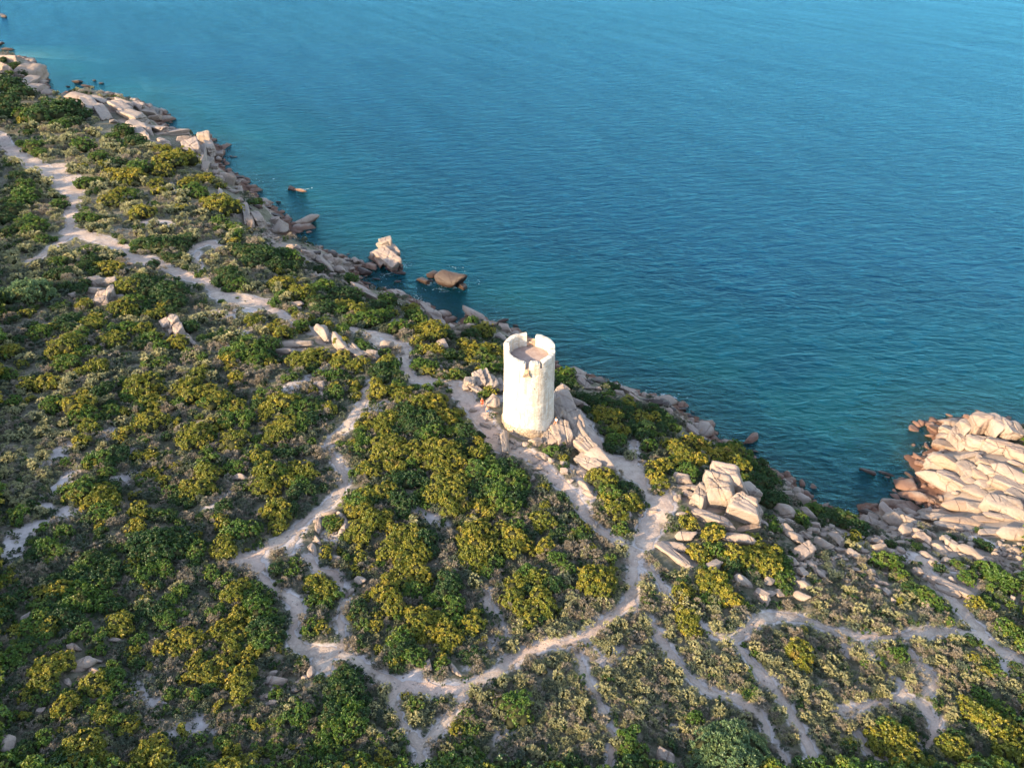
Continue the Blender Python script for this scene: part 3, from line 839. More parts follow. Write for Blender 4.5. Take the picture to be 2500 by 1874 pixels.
ROCK_LOG = []       # (object, pixel, size, words) for the labels further down
_rr = random.Random(5)
def boulder(tile, zx, zy, ln, wd, ang=0, mk='p', shape=None, name='boulder', parent=None, tall=1.0, sink=0.0, log=True, tilt=0.12):
    X, Y, Z, rot, sx, sy, sz = rock_frame(tile, zx, zy, ln, wd, ang)
    if shape is None: shape = _rr.choice(['round', 'round', 'block'])
    me = _rr.choice(ROCK_KINDS[(mk, shape)])
    if mk != 'd': sx *= 1.18; sy *= 1.18; sz *= 1.3
    sz *= tall
    o = link(name, me, loc=(X, Y, Z + sz * 0.62 - sink), rot=(_rr.uniform(-tilt, tilt), _rr.uniform(-tilt, tilt), rot + _rr.choice([0, math.pi])), scale=(sx, sy, sz))
    if log:
        u, v = px(tile, zx, zy)
        ROCK_LOG.append([o, u, v, max(sx, sy), mk, shape, ln / max(wd, 1)])
    return o

def outcrop(name, label, cat, blocks, group=None, grow=1.2, taller=1.15):
    """a rock mass of several jointed blocks, one thing; each block: tile, x, y, long, short, angle, [kind, shape, tall, lift]"""
    first = blocks[0]
    u, v = px(first[0], first[1], first[2])
    X, Y, Z, D = [float(q[0]) for q in spot(u, v)]
    root = link(name, None, loc=(X, Y, Z))
    tag(root, label, cat, group)
    for b in blocks:
        tile, x, y, ln, wd, ang = b[:6]; ln *= grow; wd *= grow
        mk = b[6] if len(b) > 6 else 'p'; shp = b[7] if len(b) > 7 else 'block'
        tall = b[8] if len(b) > 8 else 1.0; lift = b[9] if len(b) > 9 else 0.0
        X1, Y1, Z1, rot, sx, sy, sz = rock_frame(tile, x, y, ln, wd, ang)
        if lift:
            u, v = px(tile, x, y)
            q = spot(u, v, lift); X1, Y1, Z1 = float(q[0][0]), float(q[1][0]), float(q[2][0]) + lift
        me = _rr.choice(ROCK_KINDS[(mk, shp)])
        tall *= taller
        o = link('block', me, root, loc=(X1 - X, Y1 - Y, Z1 + sz * tall * 0.34 - Z), rot=(_rr.uniform(-.1, .1), _rr.uniform(-.1, .1), rot), scale=(sx, sy, sz * tall))
    return root

# ---- rock masses of several blocks
outcrop('rock_spine', 'long cracked granite spine running down right of the tower foot', 'rock outcrop', [
 ('T',1000,1000,250,150,72,'p','slab',1.5),('T',930,1090,190,170,65,'p','block',1.5),('T',1080,1170,200,150,60,'p','slab',1.5),('T',880,1230,210,110,80,'p','block',1.3),
 ('T',985,1250,230,150,68,'p','block',1.4),('T',1120,1290,190,130,50,'p','block',1.4),('T',1215,1390,200,150,42,'p','block',1.4),('T',1290,1480,230,140,38,'p','round',1.5),
 ('T',1200,1490,200,110,55,'p','block',1.2),('T',1180,1550,130,60,50),('T',1190,1280,130,60,55,'p','slab'),('T',830,1270,120,80,82,'p','block',1.0),('T',960,930,150,120,65,'p','block',1.6)], grow=1.3, taller=1.25)
outcrop('ridged_outcrop', 'ridged granite outcrop with upright ribs left behind the tower', 'rock outcrop', [
 ('D',1290,1390,150,90,80,'p','slab',1.6),('D',1360,1370,170,80,75,'p','block',2.0),('D',1425,1370,190,80,70,'p','block',2.0),('D',1480,1400,200,80,66,'p','block',1.8),
 ('D',1545,1420,160,70,72,'p','block',1.6),('D',1340,1450,140,80,30,'p','slab',1.0),('D',1250,1420,90,60,60,'p','round',1.2)])
outcrop('cracked_outcrop', 'large cracked granite outcrop of square blocks above the right bay', 'rock outcrop', [
 ('I',1490,570,240,150,8,'p','block',1.5,2.4),('I',1430,700,260,190,12,'p','block',1.7,0.7),('I',1620,830,210,200,20,'p','block',1.6,0.3),('I',1285,700,130,150,30,'p','block',1.5),
 ('I',1385,850,260,110,18,'p','slab',1.2),('I',1370,545,90,50,85,'p','block',1.8,2.2),('I',1655,660,200,110,58,'p','slab',1.6,0.6),('I',1705,780,140,110,55,'p','block',1.3),
 ('I',1660,915,150,60,-12,'o','slab',1.0),('I',1160,545,150,80,4,'p','block',1.2),('I',1160,600,90,40,0,'p','block'),('I',1245,610,110,70,20,'p','round',1.2),('I',1310,580,70,60,0,'p','round',1.0),
 ('I',1195,655,70,60,30),('I',1445,890,120,70,25,'p','slab')])
outcrop('sea_stack', 'tall pointed jointed granite stack standing in the water off the coast', 'rock outcrop', [
 ('C',1720,1050,260,150,38,'p','block',1.25),('C',1715,985,190,150,60,'p','round',1.7,0.8),('C',1716,950,120,100,80,'p','block',1.5,1.8),('C',1645,1010,130,90,-30,'p','block',1.3),('C',1775,1015,130,90,52,'p','block',1.4,.4),
 ('C',1660,1065,150,80,34,'p','block',1.0),('C',1800,1065,110,80,52,'p','block',1.2),('C',1745,1100,150,70,32,'o','block',1.0),('C',1805,1115,90,60,25,'d','round',1.0),
 ('C',1830,1155,70,45,10,'d','round'),('C',1760,1140,120,36,22,'d','slab')], grow=1.0, taller=1.0)
outcrop('domed_sea_rock', 'dark red brown domed rock ringed with foam in the water', 'rock outcrop', [
 ('D',1090,450,275,175,14,'d','round',1.15),('D',950,405,90,80,-20,'d','round',1.2),('D',860,460,130,60,20,'d','slab'),('D',930,462,40,30,0,'d','round'),('D',1190,490,130,80,30,'d','slab',.8)])
outcrop('sheet_rock', 'long pale granite sheet sloping to the sea on the far left shore', 'rock outcrop', [
 ('A',590,745,130,60,0,'p','round',1.4),('A',570,800,130,60,42,'p','slab'),('A',690,800,250,100,25,'p','slab',1.1),('A',790,860,220,80,25,'p','slab'),('A',760,765,160,60,15,'p','slab'),
 ('A',930,830,200,110,18,'p','slab',1.2),('A',1010,885,230,110,16,'p','slab',1.1),('A',950,790,170,50,10,'p','block',1.3),('A',1060,815,130,60,15,'p','block',1.3),('A',1145,870,90,70,0,'p','block',1.2),
 ('A',1195,905,60,70,80,'o','block'),('A',1190,845,110,50,30,'d','round'),('A',1100,920,130,60,20,'p','slab'),('A',1030,965,270,110,22,'p','slab'),('A',1070,1015,230,80,28,'p','slab'),
 ('A',1200,990,190,70,10,'p','slab'),('A',1310,1022,150,60,-15,'p','slab'),('A',1140,1085,150,60,5,'p','round'),('A',1240,1080,140,50,20,'p','slab')], grow=1.45, taller=0.8)
outcrop('coastal_outcrop', 'bulky pale granite outcrop with orange patch beside the golden bushes', 'rock outcrop', [
 ('A',1440,1090,130,60,-10,'p','block',1.5),('A',1570,1085,100,70,0,'p','block',1.9),('A',1620,1135,180,70,35,'p','slab',1.5),('A',1665,1195,90,45,0,'p','block',1.2),('A',1480,1160,170,130,40,'p','block',1.2),
 ('A',1560,1215,210,110,45,'p','block',1.2),('A',1620,1245,140,60,58,'p','slab'),('A',1580,1295,140,60,45,'o','slab'),('A',1650,1290,50,50,0)])
outcrop('headland_slabs', 'steep pink granite slabs of the headland at the far left edge', 'rock outcrop', [
 ('A',255,570,240,120,58,'o','slab',1.2),('A',275,700,260,80,95,'p','slab',1.2),('A',225,640,160,80,80,'p','slab'),('A',65,470,130,55,0,'p','block',1.5),('A',45,545,150,60,10,'o','block',1.5),
 ('A',150,590,90,35,10,'p','block',1.2),('A',0,570,60,50,0,'o','block')])
outcrop('leaning_slabs', 'two leaning orange brown slabs above the pebbly cove', 'rock outcrop', [
 ('C',640,700,200,50,45,'p','slab',1.2),('C',660,765,190,70,50,'o','slab',1.2),('C',725,740,150,80,35,'p','slab',1.3)])
outcrop('inland_rocks', 'cluster of warm pale granite blocks among the bushes on the left hill', 'rock outcrop', [
 ('B',745,920,110,70,-32,'p','block',1.5),('B',830,925,110,60,0,'p','block',1.5),('B',860,1005,150,90,40,'p','block',1.5),('B',735,985,100,60,0,'p','block',1.4),('B',765,1085,110,80,-10,'p','block',1.5),
 ('B',925,1030,70,60,0,'p','round',1.3),('B',815,1095,60,50,0,'o','block'),('B',790,1010,70,80,80,'p','block')])
outcrop('split_rock', 'warm pale granite rock split by long cracks on the left hill', 'rock outcrop', [
 ('B',1275,1245,100,70,45,'p','block',1.4),('B',1345,1230,120,90,35,'p','block',1.5),('B',1385,1290,150,90,42,'p','block',1.4),('B',1450,1345,130,50,35,'p','slab',1.2),('B',1490,1385,70,50,20,'p','block'),('B',1320,1290,80,50,35)])
outcrop('ring_rock', 'ring of pale weathered boulders curving round a small golden bush', 'rock outcrop', [
 ('E',655,1270,100,45,-15,'p','round',1.4),('E',730,1295,100,50,35,'p','round',1.5),('E',772,1360,110,50,80,'p','round',1.5),('E',755,1415,80,45,-40,'p','round',1.4),('E',562,1375,120,50,72,'p','round',1.5)])
outcrop('ridge_rock', 'long fluted cream granite ridge crowning the right headland', 'rock outcrop', [
 ('J',1690,290,140,130,60,'p','block',1.6),('J',1660,245,110,70,40,'p','slab',1.5),('J',1750,225,110,80,85,'p','block',2.2,1.0),('J',1850,205,115,110,85,'o','block',2.4,1.2),('J',1970,215,150,105,80,'p','block',2.2,1.2),
 ('J',2080,245,150,90,100,'p','block',2.0,1.2),('J',2150,235,120,60,95,'p','block',2.0,1.2),('J',2090,370,260,120,20,'o','block',1.5),('J',1880,335,270,130,24,'p','slab',1.6),('J',1760,325,130,110,20,'p','block',1.5),
 ('J',2000,365,270,120,24,'p','slab',1.5),('J',2180,420,170,130,20,'o','block',1.4),('J',1590,275,90,80,0,'p','round',1.3),('J',1640,350,150,90,20,'o','slab')], grow=1.38, taller=0.8)
outcrop('headland_rock', 'broad jointed granite platform at the water of the right headland', 'rock outcrop', [
 ('J',1560,600,250,130,32,'p','round',1.2),('J',1690,620,190,120,40,'p','slab',1.2),('J',1590,430,170,70,10,'p','block',1.2),('J',1650,470,150,100,40,'o','block',1.2),('J',1540,490,150,80,8,'p','block',1.3),
 ('J',1760,510,120,100,60,'p','block',1.2),('J',1800,600,160,110,35,'p','round'),('J',1900,580,190,100,30,'o','slab',1.1),('J',2000,555,210,100,30,'p','block',1.2),('J',2100,540,230,120,38,'p','round',1.2),
 ('J',2130,650,170,110,40,'p','slab'),('J',2040,640,150,90,35,'o','block'),('J',1930,640,110,80,10,'p','block'),('J',1850,690,140,90,38,'p','round'),('J',2180,740,120,100,40,'p','slab'),('J',1960,480,170,80,20,'o','block'),('J',2150,470,150,70,20,'p','round')], grow=1.38, taller=0.8)
outcrop('low_platform', 'low rounded pink granite platform above the boulder heap on the right shore', 'rock outcrop', [
 ('J',1730,790,310,120,6,'o','round',1.1),('J',1840,815,170,100,18,'p','slab'),('J',2025,800,200,160,30,'p','block',1.3),('J',2130,820,170,130,45,'p','block',1.2),('J',2100,895,260,55,10,'p','slab'),
 ('J',1555,850,150,60,8,'o','round'),('J',1620,905,290,100,10,'p','slab'),('J',1760,930,280,100,8,'o','round'),('J',1700,965,230,80,10,'p','slab'),('J',1900,905,230,70,0,'o','slab'),('J',2110,1005,220,130,8,'p','round',1.3),('J',1990,1010,160,60,0,'p','slab')], grow=1.38, taller=0.8)
outcrop('lower_slab', 'long pale sloping slab beside the sandy trail on the right slope', 'rock outcrop', [
 ('J',1540,1372,150,50,5,'p','round',1.1),('J',1660,1435,280,100,30,'p','slab',.9),('J',1590,1450,180,80,35,'p','slab',.8)])
outcrop('trailside_slab', 'weathered pale ledge beside the path fork below the cracked outcrop', 'rock outcrop', [
 ('I',1055,1050,200,90,20,'p','slab',.7),('I',1090,1120,230,90,35,'p','slab',.7),('I',1170,1195,130,60,45,'p','slab',.7)])
outcrop('cliff_slab', 'tilted pink granite cliff slab dropping to the sea left of the tower', 'rock outcrop', [
 ('D',920,755,230,100,45,'p','slab',1.1),('D',990,815,220,90,42,'p','slab',1.1),('D',1105,875,110,60,45,'p','slab'),('D',880,700,120,60,40,'p','slab')])
outcrop('corner_rock', 'cracked warm boulder pair among dark bushes at lower left', 'rock outcrop', [
 ('H',640,860,170,110,-20,'p','round',1.3),('H',735,910,130,55,20,'p','round',1.3),('H',700,825,120,50,10,'p','round')])

# ---- single rocks: tile, x, y, long, short, angle, p pale / d dark wet / o orange
SINGLE = {
'A': [(30,125,80,40,15,'d'),(15,335,60,60,0,'d'),(60,380,90,40,0,'d'),(600,630,75,50,0,'d'),(680,665,100,35,0,'d'),(655,708,120,45,0,'d'),(780,640,40,28,0,'d'),(730,620,32,20,0,'d'),(525,668,40,18,0,'d'),
  (850,735,60,50,0,'d'),(870,765,110,45,0,'d'),(780,742,60,30,0,'d'),(1665,1340,60,50,0),(1720,1352,50,40,0),(1700,1392,60,60,0),(1772,1400,115,100,10),(1830,1420,50,60,80),(1822,1452,60,30,0),(1800,1482,75,42,0),
  (1850,1482,90,50,80),(1742,1452,60,40,0),(1700,1485,130,42,40),(1840,1370,85,42,0,'d'),(1885,1392,70,30,0,'d'),(1822,1340,40,32,0,'d'),(1905,1505,65,50,0,'d'),(1780,1345,40,30,0),(1745,1320,36,28,0,'d'),(870,945,60,45,-30,'p'),(1270,1195,60,40,-30,'o')],
'C': [(590,602,52,42,0),(652,645,85,40,20,'d'),(720,645,85,50,0,'d'),(672,592,50,42,0,'d'),(800,652,75,35,0,'d'),(758,790,50,48,0),(800,790,42,40,0),(782,832,42,32,0),(832,830,36,30,0),(860,770,72,62,0),(905,822,135,105,62),
  (862,712,110,50,10,'d'),(735,870,42,34,0),(770,870,36,30,0),(810,880,38,28,0),(985,508,85,45,12,'d'),(1055,525,90,30,10,'p'),(885,607,50,20,0,'d'),(1118,757,140,80,-22),
  (980,962,60,42,0),(1030,962,50,40,0),(1082,972,52,42,0,'d'),(1050,945,42,30,0,'d'),(1120,1020,125,50,10),(1210,1072,190,80,32),(1272,1042,62,60,0),(1330,1082,115,72,0),(1412,1092,64,32,-10),(1348,1142,92,75,10),
  (1180,1002,62,42,0,'d'),(1302,1012,90,70,10,'d'),(1430,1062,85,42,0,'d'),(1482,1072,75,55,30),(1500,1112,60,40,-20),(1452,1132,62,42,-30),(1252,1132,62,40,0),(1302,1182,62,42,0),(1212,1192,62,40,0),(1160,1182,50,34,0),
  (1558,1152,130,80,15,'d'),(1602,1112,75,40,15,'o'),(1642,1202,62,30,10,'d'),(1802,1222,52,30,0,'d'),(1482,1202,52,40,0),(1472,1252,62,32,0),(1530,1292,170,60,25),(1602,1342,125,50,20),(1702,1332,85,40,20),(1790,1332,125,50,30),(1832,1322,85,50,30),
  (1370,1190,40,30,0),(1390,1140,36,26,0),(1240,1180,36,26,0),(1100,1150,40,28,0),(1030,1405,95,55,0),(1018,1440,70,40,0)],
'D': [(1330,788,225,95,24),(1270,775,65,50,0),(1570,822,115,65,-12,'d'),(1500,852,50,32,0,'d'),(1540,882,85,48,0,'d'),(1590,902,105,75,0),(1552,975,150,80,58),(1432,852,100,55,20),(1212,882,62,50,0),(1272,872,85,50,0),(1690,860,62,30,0,'d'),
  (1032,1042,95,75,40),(540,1048,105,80,-10),(390,1140,120,78,20),(1002,1242,52,42,0),(270,1102,150,60,40),(215,1075,80,50,30),(170,1050,60,40,20),(1160,942,60,50,0),(1492,1550,125,105,85),(1440,1545,42,28,80),(1700,905,60,40,20)],
'T': [(475,1325,240,95,78),(602,1322,52,42,0),(657,1322,62,42,0),(762,1302,100,78,-20),(302,1155,105,46,14),(200,1017,62,40,0),(345,1097,62,30,0),(440,805,100,60,80),(772,1530,82,42,0),(1002,1562,62,40,0),(742,1482,52,30,0),(890,1462,52,50,0),
  (627,1442,32,26,0),(800,1425,110,55,20),(992,1482,60,50,80),(715,1622,62,50,60),(1150,1575,110,55,45),(1140,732,105,62,20),(1165,792,170,62,40),(1285,755,145,90,10,'d'),(1225,765,80,60,0,'d'),(1202,822,125,50,0),(1442,812,75,50,0),
  (1562,862,130,72,30),(1482,868,80,40,10),(1622,925,130,60,35),(1342,872,85,50,0),(1002,835,130,70,40),(1080,945,170,80,25),(1160,975,170,60,20),(1932,1035,85,52,80,'o'),(2120,1205,130,95,40),(1802,945,130,75,10,'d'),(1722,925,105,65,0,'d'),(1882,945,110,90,60,'d'),
  (1952,1005,110,75,30,'d'),(2082,1062,115,52,10,'d'),(2042,1002,60,50,0,'d'),(560,1350,40,30,0),(390,1150,42,26,0),(385,1040,60,36,0),(540,1290,50,40,20),(1300,830,70,40,10),(950,890,60,40,0)],
'I': [(1610,1012,235,105,12),(1160,985,155,95,4),(1390,1215,135,82,-20),(1150,812,82,50,0),(1120,692,52,50,0),(935,785,56,28,0),(740,822,62,48,80),(840,820,42,30,0),(1822,1332,75,62,0),(150,397,42,36,0),(245,482,62,50,0),(290,552,42,40,0),(40,457,75,34,0),
  (402,592,120,55,52),(442,655,110,55,55),(375,482,90,60,35),(420,242,140,68,50),(1902,492,135,42,14,'d'),(1702,315,85,30,8,'d'),(1960,652,105,50,8),(2080,682,95,52,0,'d'),(1950,792,125,100,42),(2110,802,130,100,45),(1890,862,85,70,0),(1785,892,75,52,45),(1832,962,62,60,0),
  (1960,932,85,75,30),(2022,992,130,72,55),(2112,962,62,50,0),(2090,1112,135,110,-15),(1990,1172,95,85,30),(2142,1202,75,60,70),(2085,1205,60,52,0),(2080,1262,75,60,60),(2078,1357,90,68,30),(2060,1442,120,78,30),(1828,1417,85,50,0),(1762,1442,105,75,48),(1902,1422,60,50,80),(1600,1320,140,110,40),(870,402,42,30,0),(835,400,36,28,0),(1100,482,42,28,0),(670,872,60,30,0)],
'J': [(590,1002,85,60,10),(682,1000,62,50,0),(672,1112,125,80,18),(790,1152,75,45,0),(882,1182,75,52,55),(960,1152,95,50,20),(765,1070,115,75,65),(832,1222,52,25,0),(642,1252,52,22,0),(902,1302,85,40,12),(1030,1325,65,48,0),(860,1262,34,28,0),(632,1330,95,55,50),
  (1120,1402,95,36,14),(1150,1472,75,46,60),(1212,1542,45,34,40),(942,1052,55,38,0),(1080,1092,100,58,18),(1192,1162,85,48,20),(1455,1192,95,42,45),(1060,880,190,68,46,'d'),(1170,885,170,75,62),(1205,935,145,105,40),(1210,792,172,80,-4),(1322,862,92,72,30),(1330,932,150,50,20),(1390,905,62,40,0),
  (1432,922,62,40,10,'d'),(1202,992,85,60,20),(1292,1012,95,85,0),(1352,1002,75,58,0),(1442,972,75,58,10),(1432,1072,110,85,45),(1250,1022,34,24,0),(1050,962,150,80,45),(1652,1112,100,72,50),(1822,1192,170,78,40),(1932,1232,135,68,20),(1552,1142,115,70,60),(1730,1272,85,42,0),(2122,1522,62,58,0),(2172,1332,85,58,0),
  (2060,1182,60,42,0),(2112,1202,66,46,0),(2160,1162,60,42,0),(2182,1222,60,50,0),(2090,1152,46,34,0),(2140,1252,52,36,0),(2010,1162,52,34,0),(1482,742,210,66,24,'d'),(1402,682,85,50,20,'d'),(1440,432,110,60,10,'d'),(1572,212,130,78,40,'d'),(1480,162,110,46,20,'d'),(1792,422,170,60,-10),(1862,452,85,58,80),(1680,712,95,48,5),
  (1000,532,125,40,28,'d'),(1150,552,135,40,28,'d'),(1380,602,155,42,40,'d'),(1382,650,90,36,30,'d'),(700,1030,60,40,0),(520,1040,90,60,40),(730,1210,50,30,0),(570,1250,40,24,0),(1010,1230,40,26,0),(1300,1260,50,34,20),(1390,1250,60,34,30),(1130,1330,40,28,0)],
'B': [(600,1012,80,58,-32),(805,1402,85,60,-48),(1003,776,42,26,0)],
'E': [(560,302,92,68,10),(595,372,65,45,30),(100,670,44,40,0),(512,1540,115,58,74),(560,1490,90,36,35),(905,50,92,62,25),(570,345,44,30,0)],
'F': [(240,990,140,68,0),(202,932,66,40,-20),(170,1102,95,58,-10),(212,1157,62,40,0),(392,1057,62,45,-20),(500,925,75,50,80),(455,962,62,40,0),(880,215,90,75,20),(1402,872,75,48,80),(1615,905,130,40,42),(800,312,85,52,-50),(700,40,60,40,0),(410,1000,40,28,0)],
'G': [(1660,752,62,42,-10),(2002,662,52,32,0),(1855,1000,105,70,10),(1560,570,32,22,0)],
'H': [(580,732,115,58,15),(532,1002,85,42,30),(55,1475,140,120,40),(190,502,70,52,-45),(320,1222,65,55,0),(1130,65,44,32,0),(900,672,100,40,5),(815,1105,48,34,70),(730,1130,60,24,0)],
'L': [(1340,1592,160,95,22),(1352,1378,66,26,38)],
'P': [(722,843,74,18,-6),(790,818,52,32,42),(832,846,62,28,42),(868,870,40,24,30),(700,860,46,20,0),(1500,1000,30,18,0)],
}
for tile, rows in SINGLE.items():
    for row in rows:
        mk = row[5] if len(row) > 5 else 'p'
        wet = mk == 'd'
        boulder(tile, *row[:5], mk=mk, tall=0.9 if wet else 1.15, sink=0.12 if wet else 0.0)
# loose boulders strewn down the slope to the right bay
rg = np.random.default_rng(404); put = []
while len(put) < 46:
    t_ = rg.uniform(0, 1); u_ = 1890 + 520 * t_ + rg.normal(0, 60); v_ = 1255 + 105 * t_ + rg.normal(0, 48)
    qx, qy, qz, qd = spot(u_, v_)
    if sdist(qx, qy)[0] < 1.5 or path_d(qx, qy)[0] < 0.6 or any(math.hypot(u_ - a, v_ - b) < 17 for a, b in put): continue
    put.append((u_, v_)); w_ = rg.uniform(13, 32)
    boulder('P', u_, v_, w_, w_ * rg.uniform(.6, .9), rg.uniform(-20, 60), tall=1.2)
# pebbles and broken stone along the waterline and in the boulder fields: uncountable
def stuff_mesh(name, label, pts, protos, mats_, kindname=None):
    """many small pieces joined into one object"""
    Vs, Fs, Ms, n = [], [], [], 0
    for (x, y, z, s, sx, sy, sz, a), pi in pts:
        V, F = protos[pi]
        ca_, sa_ = math.cos(a), math.sin(a)
        W = V * np.array([sx * s, sy * s, sz * s])
        W = np.c_[W[:, 0] * ca_ - W[:, 1] * sa_ + x, W[:, 0] * sa_ + W[:, 1] * ca_ + y, W[:, 2] + z]
        Vs.append(W); Fs.append(F + n); n += len(V)
    V = np.vstack(Vs); F = np.vstack(Fs)
    me = bpy.data.meshes.new(name)
    me.vertices.add(len(V)); me.vertices.foreach_set('co', V.astype(np.float32).ravel())
    me.loops.add(F.size); me.loops.foreach_set('vertex_index', F.astype(np.int32).ravel())
    me.polygons.add(len(F)); me.polygons.foreach_set('loop_start', (np.arange(len(F)) * F.shape[1]).astype(np.int32))
    for m in mats_: me.materials.append(m)
    me.update(calc_edges=True)
    return tag(link(name, me), label, kind='stuff')
_v1, _f1 = ico(2); _f1 = np.array(_f1)
PEB = []
for i in range(6):
    r = np.random.default_rng(300 + i); n = r.normal(0, 1, (10, 3)); n /= np.linalg.norm(n, axis=1, keepdims=True)
    cc = np.maximum(_v1 @ n.T, 1e-4) / r.uniform(.65, 1, 10)
    PEB.append((_v1 * ((cc ** 9).sum(1) ** (-1 / 9))[:, None], _f1))
pts = []
r = np.random.default_rng(77)
cum = []
CP_ = POLY[:len(COAST_PX)]
for i in range(len(CP_) - 1):
    L = math.hypot(*(CP_[i + 1] - CP_[i]))
    for j in range(int(L * 1.7)):
        t = r.uniform(); off = r.normal(1.2, 2.4)
        q = CP_[i] + (CP_[i + 1] - CP_[i]) * t
        tdir = (CP_[i + 1] - CP_[i]) / (L + 1e-6)
        x, y = q[0] - tdir[1] * -off * -1, q[1] + tdir[0] * -off
        s = 0.25 + r.gamma(1.4, 0.30)
        if y > 330: s *= 1.5
        pts.append(((x, y, 0, s, 1.0, r.uniform(.6, .9), r.uniform(.45, .7), r.uniform(0, 6.3)), int(r.integers(6))))
def scatter_px(u, v, rad, n, smin, smax):
    for j in range(n):
        a = r.uniform(0, 6.3); q = rad * math.sqrt(r.uniform())
        X, Y, Z, D = spot(u + q * math.cos(a), v + q * math.sin(a) * .7)
        pts.append(((float(X[0]), float(Y[0]), 0, r.uniform(smin, smax), 1.0, r.uniform(.6, .9), r.uniform(.45, .75), r.uniform(0, 6.3)), int(r.integers(6))))
for u, v, rad, n, a, b in ((640,560,32,50,.35,.8),(660,590,30,40,.3,.7),(820,665,50,50,.3,.8),(770,640,40,40,.3,.7),(2010,1330,70,60,.2,.6),(2080,1380,80,60,.15,.5),(2230,1290,60,50,.25,.7),(1960,1380,60,40,.2,.5),(2460,1360,60,50,.3,.7),
                           (1300,1180,60,30,.12,.35),(1340,1160,60,30,.12,.3),(790,1310,60,30,.12,.4),(690,1690,60,40,.1,.35),(760,930,50,20,.15,.5),(1010,1690,60,30,.06,.16),(1250,1080,60,30,.1,.3),(560,500,40,30,.3,.9),(320,1720,90,40,.08,.3),(2360,1360,90,50,.2,.55)):
    scatter_px(u, v, rad, n, a, b)
P_ = np.array([q[0] for q in pts]); zz = np.maximum(land(P_[:, 0], P_[:, 1]), -0.3)
pts = [((q[0][0], q[0][1], zz[i] + q[0][3] * .15, *q[0][3:]), q[1]) for i, q in enumerate(pts)]
stuff_mesh('shore_stones', 'small pale stones along the waterline and rocky slopes', pts, PEB, (M_ROCK,))

# loose stones lying on the paths
ry = np.random.default_rng(91); iy_, ix_ = np.nonzero(PATH_F < 0.25); sel = ry.choice(len(iy_), 1500, replace=False)
xx_ = PX0 + (ix_[sel] + ry.uniform(0, 1, 1500)) * PS; yy_ = PY0 + (iy_[sel] + ry.uniform(0, 1, 1500)) * PS; zz_ = land(xx_, yy_)
ss_ = 0.03 + ry.gamma(1.5, 0.035, 1500)
stuff_mesh('path_stones', 'small loose stones scattered on the foot paths', [((xx_[i], yy_[i], zz_[i] + .04, ss_[i], 1.0, ry.uniform(.6, .9), ry.uniform(.4, .7), ry.uniform(0, 6.3)), int(ry.integers(6))) for i in range(1500)], [(ico(1)[0] * np.array([1, .9, .8]), np.array(ico(1)[1])) for _ in range(6)], (M_ROCK,))

# ---------------------------------------------------------------- shrubs
def leaf_material(name, cols, trans=0.25, hue=0.5, dead=0.0):
    k = N(name)
    oi = k.n('ObjectInfo')
    t = k.attr('tint').outputs['Fac']
    c = k.ramp(t, [(0.0, cols[0]), (0.5, cols[1]), (1.0, cols[2])])
    c = k.mix(k.math('MULTIPLY', oi.outputs['Random'], hue), c, cols[3])
    if dead:
        pz = k.noise(k.map(k.pos(), (1, 1, 1)), 0.55, 2, 0.5)
        c = k.mix(k.ramp(pz, [(0.66, 0.0), (0.72, dead)]), c, (0.24, 0.115, 0.055))
    d = k.n('BsdfDiffuse'); k.l(c, d.inputs['Color'])
    tr = k.n('BsdfTranslucent'); k.l(c, tr.inputs['Color'])
    g = k.n('BsdfGlossy'); g.inputs['Roughness'].default_value = 0.45; g.inputs['Color'].default_value = (.8, .8, .8, 1)
    m1 = k.n('MixShader'); m1.inputs[0].default_value = trans; k.l(d.outputs[0], m1.inputs[1]); k.l(tr.outputs[0], m1.inputs[2])
    m2 = k.n('MixShader'); m2.inputs[0].default_value = 0.025; k.l(m1.outputs[0], m2.inputs[1]); k.l(g.outputs[0], m2.inputs[2])
    k.l(m2.outputs[0], k.out.inputs['Surface'])
    return k.m
M_SUNLIT_GOLD = leaf_material('sunlit_golden_leaves', [(0.045, 0.085, 0.012), (0.18, 0.165, 0.018), (0.45, 0.315, 0.04), (0.115, 0.14, 0.018)], dead=0.35)  # gold beside the green is mostly low sunlight put into the leaf colour
M_GREEN = leaf_material('green_leaves', [(0.022, 0.068, 0.011), (0.072, 0.128, 0.016), (0.22, 0.205, 0.032), (0.05, 0.1, 0.017)], dead=0.3)
M_DARK = leaf_material('dark_leaves', [(0.012, 0.04, 0.012), (0.03, 0.068, 0.014), (0.1, 0.115, 0.02), (0.02, 0.05, 0.018)])
M_BLUE = leaf_material('blue_green_leaves', [(0.058, 0.111, 0.055), (0.111, 0.169, 0.072), (0.202, 0.208, 0.065), (0.091, 0.143, 0.065)])
M_PALE = leaf_material('pale_leaves', [(0.13, 0.14, 0.066), (0.27, 0.25, 0.12), (0.46, 0.385, 0.18), (0.2, 0.22, 0.125)], 0.15)
M_DRY = leaf_material('dry_twigs', [(0.095, 0.078, 0.056), (0.19, 0.155, 0.11), (0.31, 0.25, 0.18), (0.17, 0.16, 0.13)], 0.1, 0.6)
M_HEATH = leaf_material('heath_leaves', [(0.034, 0.046, 0.026), (0.078, 0.088, 0.05), (0.15, 0.15, 0.09), (0.075, 0.1, 0.07)], 0.1, 0.7)
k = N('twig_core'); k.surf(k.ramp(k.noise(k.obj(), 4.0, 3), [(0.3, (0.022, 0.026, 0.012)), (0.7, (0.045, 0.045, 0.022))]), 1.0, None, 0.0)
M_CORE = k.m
k = N('bark'); k.surf(k.ramp(k.noise(k.obj(), 6.0, 3), [(0.3, (0.10, 0.075, 0.06)), (0.7, (0.19, 0.15, 0.125))]), 0.95, None, 0.05)
M_BARK = k.m
